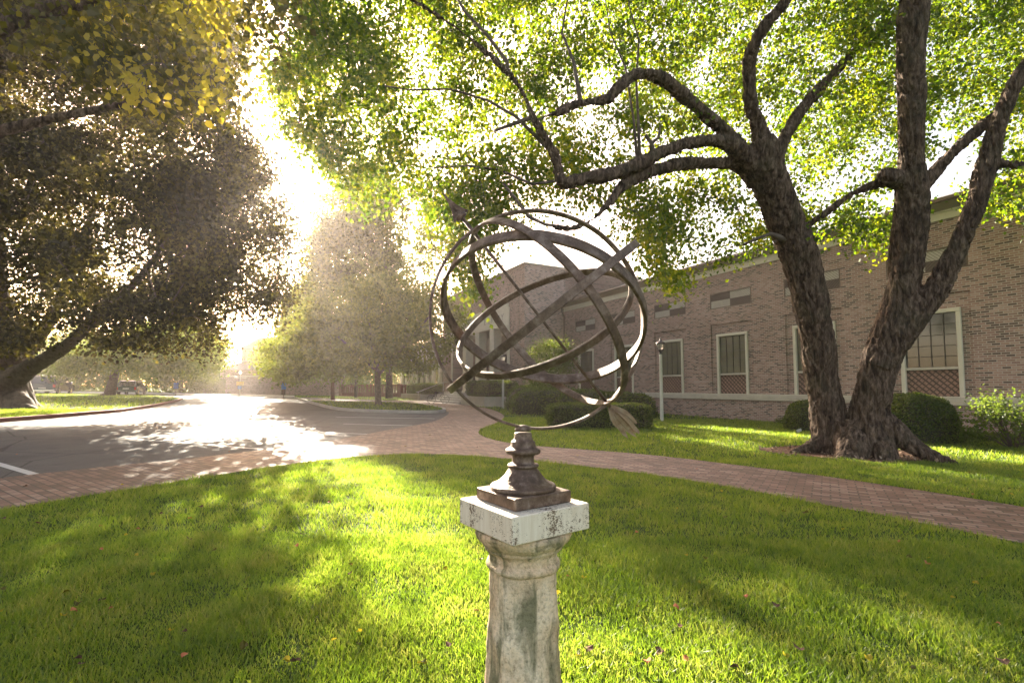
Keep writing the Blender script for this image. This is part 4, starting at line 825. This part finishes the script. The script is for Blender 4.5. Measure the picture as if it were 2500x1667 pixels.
crown1 = [(1000, -420), (2900, -420), (2900, 560), (2500, 540), (2400, 545), (2385, 470), (2330, 395), (2260, 380), (2215, 540), (2116, 612), (2065, 580), (1989, 585), (1900, 560), (1870, 600), (1745, 655), (1740, 610), (1677, 690), (1618, 702), (1575, 640), (1540, 600), (1525, 530), (1468, 485), (1400, 505), (1330, 500), (1290, 530), (1230, 560), (1195, 640), (1180, 730), (1150, 720), (1110, 640), (1060, 520), (980, 500), (860, 500), (835, 444), (745, 374), (702, 304), (660, 234), (690, 150), (760, 120), (740, 40), (640, -100), (700, -420)]
holes = ((1440, 300, 30), (1000, 160, 38), (1070, 360, 24), (760, 120, 40), (1470, 350, 26), (1545, 345, 20), (1650, 330, 26), (2090, 430, 26), (1800, 250, 30), (2310, 430, 20), (1900, 180, 22), (1880, 250, 28), (1340, 530, 30), (1250, 395, 20), (820, 180, 22))
C1 = px_clumps(crown1, 2300, 9.0, 14.0, .10, 3, 1.0, 1.0, holes)
low = px_clumps([(1550, 500), (1780, 470), (1860, 560), (1760, 600), (1745, 650), (1720, 600), (1690, 640), (1677, 700), (1618, 715), (1590, 650), (1560, 630)], 105, 8.2, 12, .0, 5, 1.6)
low2 = px_clumps([(1960, 480), (2120, 470), (2150, 610), (2060, 600), (1970, 560)], 38, 9.3, 11.8, -.2, 5, 1.2); low3 = px_clumps([(2440, 420), (2560, 410), (2560, 540), (2440, 530)], 34, 8, 10.5, -.3, 5, 1.2)
low4 = px_clumps([(1030, 440), (1230, 430), (1200, 640), (1180, 725), (1140, 700), (1080, 600)], 75, 8.5, 12, .0, 5, 1.6)
hid = px_clumps([(-100, -1400), (2900, -1400), (2900, -380), (700, -380)], 520, 5, 12, .0, 5, .8)
hl = px_clumps([(650, 230), (690, 100), (800, 40), (1000, 100), (1010, 400), (900, 490), (835, 444), (745, 374), (702, 304)], 120, 9, 14, .0, 6, 1.2); hl2 = px_clumps([(640, -150), (860, -150), (900, 60), (760, 120), (700, 80)], 45, 9, 14, .0, 6, 1.2); C1 = np.concatenate([C1, hl, hl2]); top = px_clumps([(1450, -300), (2900, -300), (2900, 420), (2500, 380), (2400, 300), (2200, 340), (1950, 420), (1800, 400), (1600, 300), (1450, 100)], 520, 10.5, 16, -.05, 9, .8); C1 = np.concatenate([C1, top]); C1L = np.concatenate([low, low2, low3, low4]); 
def thin(C):
    q = []
    for p in C:
        y = p[1]*ct+(p[2]-H)*st; uu = CX+F*p[0]/y; vv = CY+SH-F*(-p[1]*st+(p[2]-H)*ct)/y
        if uu > 1640 and vv > 120 and p[1] < 10.7 and rng.random() < .88: continue
        q.append(p)
    return np.array(q)
C1 = thin(C1); C1L = thin(C1L)
C1a = C1; C1 = np.concatenate([C1, C1L])
twigs(nodes_of(heavy[1:6]+heavy[7:12]+light), C1, mb, .012, 4, .28); mb.build('branches', M['bark2'], T1)
P = np.concatenate([clump_leaves(C1a, 85, .16+.12*rng.random(len(C1a)), .9), clump_leaves(C1L, 36, .15, 1.5)]); P2 = clump_leaves(hid, 60, .32, .7)
link('crown', leaves_mesh('crown', np.concatenate([P, P2]), .092, M['leaf_main'], up=.25, hang=.75, asp=.82), T1)
# --- huge beech on the left
BE = [(5, 1010, 22.6, 300), (8, 985, 22.5, 200), (5, 930, 22.4, 165), (-8, 870, 22.3, 160), (-20, 780, 22.2, 130), (-30, 600, 22.2, 100), (-20, 380, 22, 70), (0, 150, 22, 40), (20, -100, 22, 20)]
BE1 = [(20, 935, 22.3, 90), (70, 900, 22, 70), (125, 868, 21.6, 52), (185, 825, 21.2, 42), (240, 770, 20.8, 34), (320, 700, 20.5, 26), (400, 600, 20.2, 20), (470, 500, 20, 12)]
BE2 = [(10, 900, 22.3, 80), (70, 850, 22.5, 60), (110, 800, 22.7, 46), (150, 720, 23, 34), (210, 560, 23, 24), (280, 380, 23, 14), (330, 240, 23, 8)]
BE3 = [(15, 960, 22.4, 120), (60, 1004, 21.8, 80), (110, 1015, 21.5, 20)]
bh = [LB(x) for x in (BE, BE1, BE2, BE3)]
T2 = empty('beech_tree', (0, 0, 0), 0, 'huge dark beech with swollen trunk at the left edge, its crown filling the upper left', 'tree')
remeshed('trunk', bh, .07, M['bark2'], T2, .04, 2.5)
crown2 = [(-500, -300), (560, -300), (600, -60), (560, 180), (540, 280), (585, 304), (622, 374), (640, 444), (627, 491), (700, 545), (705, 600), (665, 680), (690, 725), (650, 790), (590, 822), (560, 850), (500, 870), (430, 850), (330, 845), (240, 850), (180, 800), (120, 780), (60, 840), (-100, 870), (-500, 880)]
C2 = px_clumps(crown2, 2200, 15.5, 29, .13, 11, .35, 1.0, ((640, 660, 20), (600, 760, 16), (400, 400, 12)), edge=([(540, 230), (560, 260), (622, 374), (640, 440), (627, 491), (665, 520), (700, 545), (705, 600), (665, 680), (690, 725), (650, 790), (590, 822)], 420))
C2x = px_clumps([(-900, -300), (380, -300), (430, 300), (420, 620), (300, 780), (100, 760), (-900, 850)], 620, 16, 30, -.1, 13, .35)
cap = px_clumps([(-700, -1500), (500, -1500), (560, -250), (-700, -250)], 260, 14, 28, .0, 12, .4)
mb = MB(); twigs(nodes_of(bh[:3]), C2[::2], mb, .05, 4, .12); mb.build('branches', M['bark2'], T2)
C2 = np.concatenate([C2, C2x, px_clumps([(380, 300), (560, 330), (600, 400), (600, 500), (650, 560), (655, 640), (640, 720), (560, 790), (380, 800)], 110, 18.5, 25.5, .05, 14, .9), px_clumps([(560, 240), (640, 350), (665, 440), (700, 520), (735, 600), (705, 720), (650, 800), (600, 800), (640, 600), (560, 400)], 34, 19, 25, .05, 15, 1.3)]); P = clump_leaves(C2, 130, .36+.25*rng.random(len(C2)), .6); P2 = clump_leaves(cap, 60, .8, .6)
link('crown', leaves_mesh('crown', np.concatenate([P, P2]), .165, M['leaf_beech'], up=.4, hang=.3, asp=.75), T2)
# --- nearer tree whose yellowing branch hangs in from the upper left (trunk stands outside the frame)
T3 = empty('yellowing_tree', (0, 0, 0), 0, 'nearer tree whose yellow leafed branches hang into the upper left corner', 'tree')
tr3 = [[(Vector((-8.6, 5.2, -.1)), .33), (Vector((-8.5, 5.3, 1.5)), .26), (Vector((-8.3, 5.5, 3.5)), .22), (Vector((-7.6, 5.8, 5.2)), .16), (Vector((-6.4, 6.2, 6.4)), .11), (Vector((-5.0, 6.4, 6.9)), .07), (Vector((-3.9, 6.4, 6.9)), .04)],
       [(Vector((-8.4, 5.4, 2.9)), .14), (Vector((-7.2, 6.2, 4.6)), .09), (Vector((-5.6, 6.8, 5.5)), .05), (Vector((-4.5, 7.0, 5.7)), .025)]]
remeshed('trunk', tr3, .04, M['bark'], T3, .02, 8)
crown3 = [(120, -400), (800, -400), (700, -60), (690, 40), (650, 120), (600, 190), (560, 240), (525, 270), (480, 265), (440, 225), (400, 240), (350, 275), (300, 250), (260, 205), (200, 190), (150, 120), (100, 20), (60, -100)]
C3 = px_clumps(crown3, 250, 5.2, 8.0, .0, 21, .8, 1.0)
C3b = px_clumps([(405, -30), (545, -20), (555, 60), (530, 120), (500, 100), (420, 75)], 26, 4.6, 5.4, -.9, 3, 1); C3c = px_clumps([(285, 150), (360, 170), (372, 265), (345, 280), (300, 225)], 15, 4.7, 5.4, -.9, 3, 1); C3c = np.concatenate([C3c, px_clumps([(440, 180), (540, 170), (530, 270), (470, 280)], 12, 5, 5.8, -.9, 3, 1), px_clumps([(120, 0), (330, -20), (300, 120), (200, 180)], 10, 5, 6, -.9, 3, 1)])
C3d = px_clumps([(-1500, -900), (300, -900), (100, -200), (0, 200), (-900, 500), (-1500, 500)], 260, 5, 9, -.1, 3, .6)
C3 = np.concatenate([C3, C3b, C3c]); mb = MB(); twigs(nodes_of(tr3), C3, mb, .010, 5, .3); mb.build('branches', M['bark2'], T3)
P = np.concatenate([clump_leaves(C3[:250], 60, .20, .8), clump_leaves(C3d, 60, .35, .7)]); Pn = clump_leaves(C3[250:], 10, .10, 1.1)
o = link('crown', leaves_mesh('crown', P, .085, M['leaf_near'], up=.25, hang=.8, asp=.9), T3)
o = link('yellow_leaves', leaves_mesh('yellow_leaves', Pn, .072, M['leaf_yellow'], up=.1, hang=.9, asp=.95, hi=True), T3); o['label'] = 'large sunlit yellow leaves at the branch tips'
# --- generic smaller trees
def tree(name, lab, limbs, crown, n, Y0, Y1, k, sig, size, mat, gap=0.0, seed=1, ns=.5, bark='bark2', vox=None, group=None, holes=(), tw=.02, extra=None):
    t = empty(name, (0, 0, 0), 0, lab, 'tree', group); lw = [LB(x) for x in limbs]; mb = MB()
    for L in lw: mb.tube([p for p, r in L], [r for p, r in L], 12)
    mb.build('trunk', M[bark], t); C = px_clumps(crown, n, Y0, Y1, gap, seed, ns, 1.0, holes)
    if tw: mb = MB(); twigs(nodes_of(lw), C[::2], mb, tw, 4, .15); mb.build('branches', M['bark2'], t)
    for ex in extra or (): C = np.concatenate([C, px_clumps(*ex)])
    link('crown', leaves_mesh('crown', clump_leaves(C, k, sig, .65), size, M[mat], up=.5, hang=.3), t); return t
tree('island_tree', 'leafy round crowned tree growing on the small kerbed island of the car park', [[(925, 996, 31, 34), (924, 985, 31, 20), (922, 950, 31, 17), (922, 910, 31, 18), (912, 850, 31, 12), (900, 790, 31, 8), (890, 730, 31, 5)], [(922, 915, 31, 12), (955, 880, 30.5, 9), (1000, 830, 30, 7), (1050, 770, 29.5, 4)], [(920, 905, 31, 10), (870, 860, 31, 7), (800, 800, 31, 5), (740, 740, 31, 3)]],
     [(720, 770), (770, 720), (850, 690), (940, 680), (1040, 690), (1085, 720), (1110, 745), (1130, 770), (1120, 830), (1090, 860), (1060, 900), (1010, 910), (950, 893), (880, 905), (800, 925), (700, 930), (650, 910), (640, 870), (660, 830), (700, 790)], 450, 26, 35, 60, .36, .18, 'leaf_haze', .0, 31, .5, holes=((740, 660, 22), (790, 640, 16)))
tree('young_tree', 'thin tree with reddish trunk on the grass strip left of the island tree', [[(812, 976, 42, 12), (812, 930, 42, 10), (808, 870, 42, 7), (800, 780, 42, 4)]], [(720, 800), (860, 780), (890, 860), (860, 920), (780, 930), (700, 925), (640, 880), (660, 820)], 170, 38, 46, 70, .55, .18, 'leaf_maple', -.05, 33, .5, bark='wood')
tree('young_tree', 'small slim tree before the balustrade fence, between the reddish trunk and the island tree', [[(869, 970, 47, 10), (870, 925, 47, 8), (872, 860, 47, 5)]], [(800, 820), (950, 800), (1010, 860), (960, 925), (870, 930), (810, 915)], 140, 44, 50, 60, .6, .18, 'leaf_far', -.05, 35, .5)
tree('median_tree', 'medium tree with flared trunk on the grass median beside the pale hatchback, low branches sunlit', [[(262, 972, 44, 60), (268, 962, 44, 36), (276, 930, 44, 28), (284, 890, 44, 26), (290, 840, 44, 18), (300, 740, 44, 8)], [(285, 900, 44, 16), (340, 850, 43, 9), (420, 820, 42, 5)]],
     [(110, 880), (150, 850), (260, 840), (400, 800), (510, 800), (552, 850), (545, 880), (530, 900), (490, 912), (420, 905), (330, 905), (250, 890), (180, 900), (120, 905)], 420, 36, 50, 75, .6, .2, 'leaf_maple', .02, 41, .4)
tree('house_tree', 'yellow green tree partly screening the far brick house and its wall', [[(690, 968, 55, 14), (700, 900, 55, 10), (710, 860, 55, 6)]], [(655, 850), (720, 840), (790, 850), (800, 900), (740, 930), (690, 925), (640, 900), (620, 875)], 150, 50, 57, 70, .6, .2, 'leaf_maple', -.1, 43, .4)
for i, (u, v0, v1, wd, Y, lab) in enumerate(((60, 800, 955, 190, 72, 'tall dark tree at the far left, seen beyond the dark wagon'), (190, 810, 955, 150, 68, 'dark spreading tree behind the space between the parked cars'), (330, 800, 955, 160, 70, 'dense dark tree behind the pale hatchback'), (440, 790, 955, 130, 66, 'dark tree with visible stem behind the left blue sign'), (500, 830, 955, 76, 72, 'bluish green tree just left of the far house'),
    (-120, 780, 955, 220, 70, 'dense tree mostly hidden by the beech trunk'))):
    tree('background_tree', lab, [[(u, 966, Y, 16), (u+3, 900, Y, 12), (u+5, 850, Y, 6)]], [(u-wd/2, v0+60), (u-wd/3, v0+10), (u, v0-20), (u+wd/3, v0+15), (u+wd/2, v0+60), (u+wd*.48, v1-10), (u+wd*.2, v1), (u-wd*.3, v1), (u-wd*.5, v1-20)], 210, Y-4, Y+4, 60, .9, .30, 'leaf_far', -.2, 50+i, .3, group='trees beyond the far road', tw=.0)
tree('tall_tree', 'tall hazy broad crowned tree between the sun glare and the portico, behind the island tree', [[(950, 972, 46, 22), (950, 900, 46, 18), (945, 780, 46, 12), (940, 620, 46, 7)]], [(772, 560), (782, 500), (830, 450), (870, 400), (930, 380), (958, 420), (962, 560), (975, 700), (1040, 740), (1070, 800), (1000, 850), (860, 860), (720, 840), (680, 790), (700, 730), (740, 700), (775, 650), (765, 600)], 900, 41, 50, 50, .42, .26, 'leaf_haze', .06, 71, .35, tw=.03, holes=((790, 700, 14), (750, 730, 10)), extra=[([(772, 545), (785, 485), (830, 440), (900, 400), (950, 400), (965, 720), (790, 720)], 290, 42, 49, -.1, 72, .8), ([(940, 440), (1030, 450), (1068, 520), (1080, 660), (1100, 740), (960, 760)], 150, 43, 48, .0, 73, .8), ([(745, 590), (790, 560), (800, 740), (690, 800), (700, 740), (735, 690)], 110, 42, 48, .0, 74, .8)])
tree('background_tree', 'hazy tree rising behind the island tree and the brick wall', [[(860, 960, 66, 16), (860, 800, 66, 8)]], [(740, 700), (800, 640), (900, 620), (1000, 660), (1020, 760), (980, 900), (800, 900), (730, 800)], 260, 60, 70, 60, 1.0, .32, 'leaf_far', .05, 61, .3, group='trees beyond the far road', tw=0)
for i, (u, v0, wd, Y, lab) in enumerate(((830, 900, 110, 80, 'low dark tree showing over the balustrade fence beside the brick wall'), (930, 880, 130, 84, 'low green tree beyond the balustrade fence, near the pale wing'), (700, 850, 120, 78, 'dim tree rising over the brick wall beside the far house'))):
    tree('background_tree', lab, [[(u, 962, Y, 12), (u+2, 920, Y, 8)]], [(u-wd/2, v0+40), (u-wd/3, v0), (u, v0-15), (u+wd/3, v0), (u+wd/2, v0+40), (u+wd*.5, 962), (u-wd*.5, 962)], 150, Y-4, Y+4, 60, .9, .32, 'leaf_far', -.3, 80+i, .3, group='trees beyond the far road', tw=.0)
# --- trees standing beyond the frame whose shade falls on the lawns
# ------------------------------------------------------------ fallen leaves
protos = []
for k_, mt in enumerate(('leaf_near', 'mulch', 'red', 'leaf_yellow')):
    s_ = (.035, .038, .03, .028)[k_]; n = 9; vs = [(0, 0, .002)]; 
    for i in range(n):
        t_ = 2*math.pi*i/n; r_ = s_*(1-.25*math.cos(t_))*(1+.18*math.cos(5*t_)*(k_ % 2)); vs.append((r_*math.cos(t_), r_*.8*math.sin(t_), .004+.012*math.sin(t_*2+k_)+.008*(i % 2)))
    me = bpy.data.meshes.new('fallen_leaf'); me.from_pydata(vs, [], [(0, i+1, (i+1) % n+1) for i in range(n)]); me.materials.append(M[mt]); protos.append(me)
lablist = {0: ('yellow fallen leaf', 'yellow'), 1: ('pale tan curled fallen leaf', 'tan'), 2: ('small red brown fallen leaf', 'red brown'), 3: ('small yellow fallen leaf', 'small yellow')}
cnt = 0; rl = random.Random(5)
while cnt < 150:
    u = rl.uniform(0, 2500); v = rl.uniform(1030, 1660)
    x, y = gnd(u, v); xa = np.array([x]); ya = np.array([y]); onp = inside(path_poly, xa, ya)[0]; onl = inside(lot_poly, xa, ya)[0]
    if math.hypot(x-PX, y-PY) < .4 or (x-8.3)*.882+(y-26.4)*.471 > -.3: continue
    k_ = rl.randrange(4); where = 'on the brick path' if onp else ('on the asphalt' if onl else 'in the lawn grass')
    o = bpy.data.objects.new('fallen_leaf', protos[k_]); col.objects.link(o); o.location = (x, y, gz(x, y)+(.014 if onp else .006 if onl else .045)); o.rotation_euler = (rl.uniform(-.4, .4), rl.uniform(-.4, .4), rl.uniform(0, 6)); sc = rl.uniform(.4, .8); o.scale = (sc, sc, sc)
    tag(o, lablist[k_][0]+' lying '+where, 'leaf', lablist[k_][1]+' fallen leaves '+where); cnt += 1
P = []
while len(P) < 420:
    t_ = rl.uniform(0, 6.28); r_ = rl.uniform(.4, 1.9); x, y = TB[0]+.1+r_*math.cos(t_), TB[1]+r_*.75*math.sin(t_)-.15; P.append((x, y, gz(x, y)+.02+.02*rl.random()))
tag(link('leaf_litter', leaves_mesh('leaf_litter', np.array(P), .07, M['feather'], up=2.5, hang=-.1)), 'dry brown leaf litter around the foot of the double trunk', 'leaf litter', kind='stuff')
# ------------------------------------------------------------ haze volume, added to give the lens glare around the sun
HZ = .0009
if HZ > 0:
    mb = MB(); mb.box(-75, 60, -6, 95, -4, 30); hz = mb.build('haze', bpy.data.materials.new('haze')); m = hz.data.materials[0]; m.use_nodes = True; m.node_tree.nodes.clear()
    pv = m.node_tree.nodes.new('ShaderNodeVolumePrincipled'); pv.inputs['Color'].default_value = (1, .88, .82, 1); pv.inputs['Density'].default_value = HZ; pv.inputs['Anisotropy'].default_value = .6
    oo = m.node_tree.nodes.new('ShaderNodeOutputMaterial'); m.node_tree.links.new(pv.outputs[0], oo.inputs['Volume']); tag(hz, kind='stuff')
    hz['label'] = 'thin warm haze added to stand in for lens glare around the sun'; hz['category'] = 'haze'
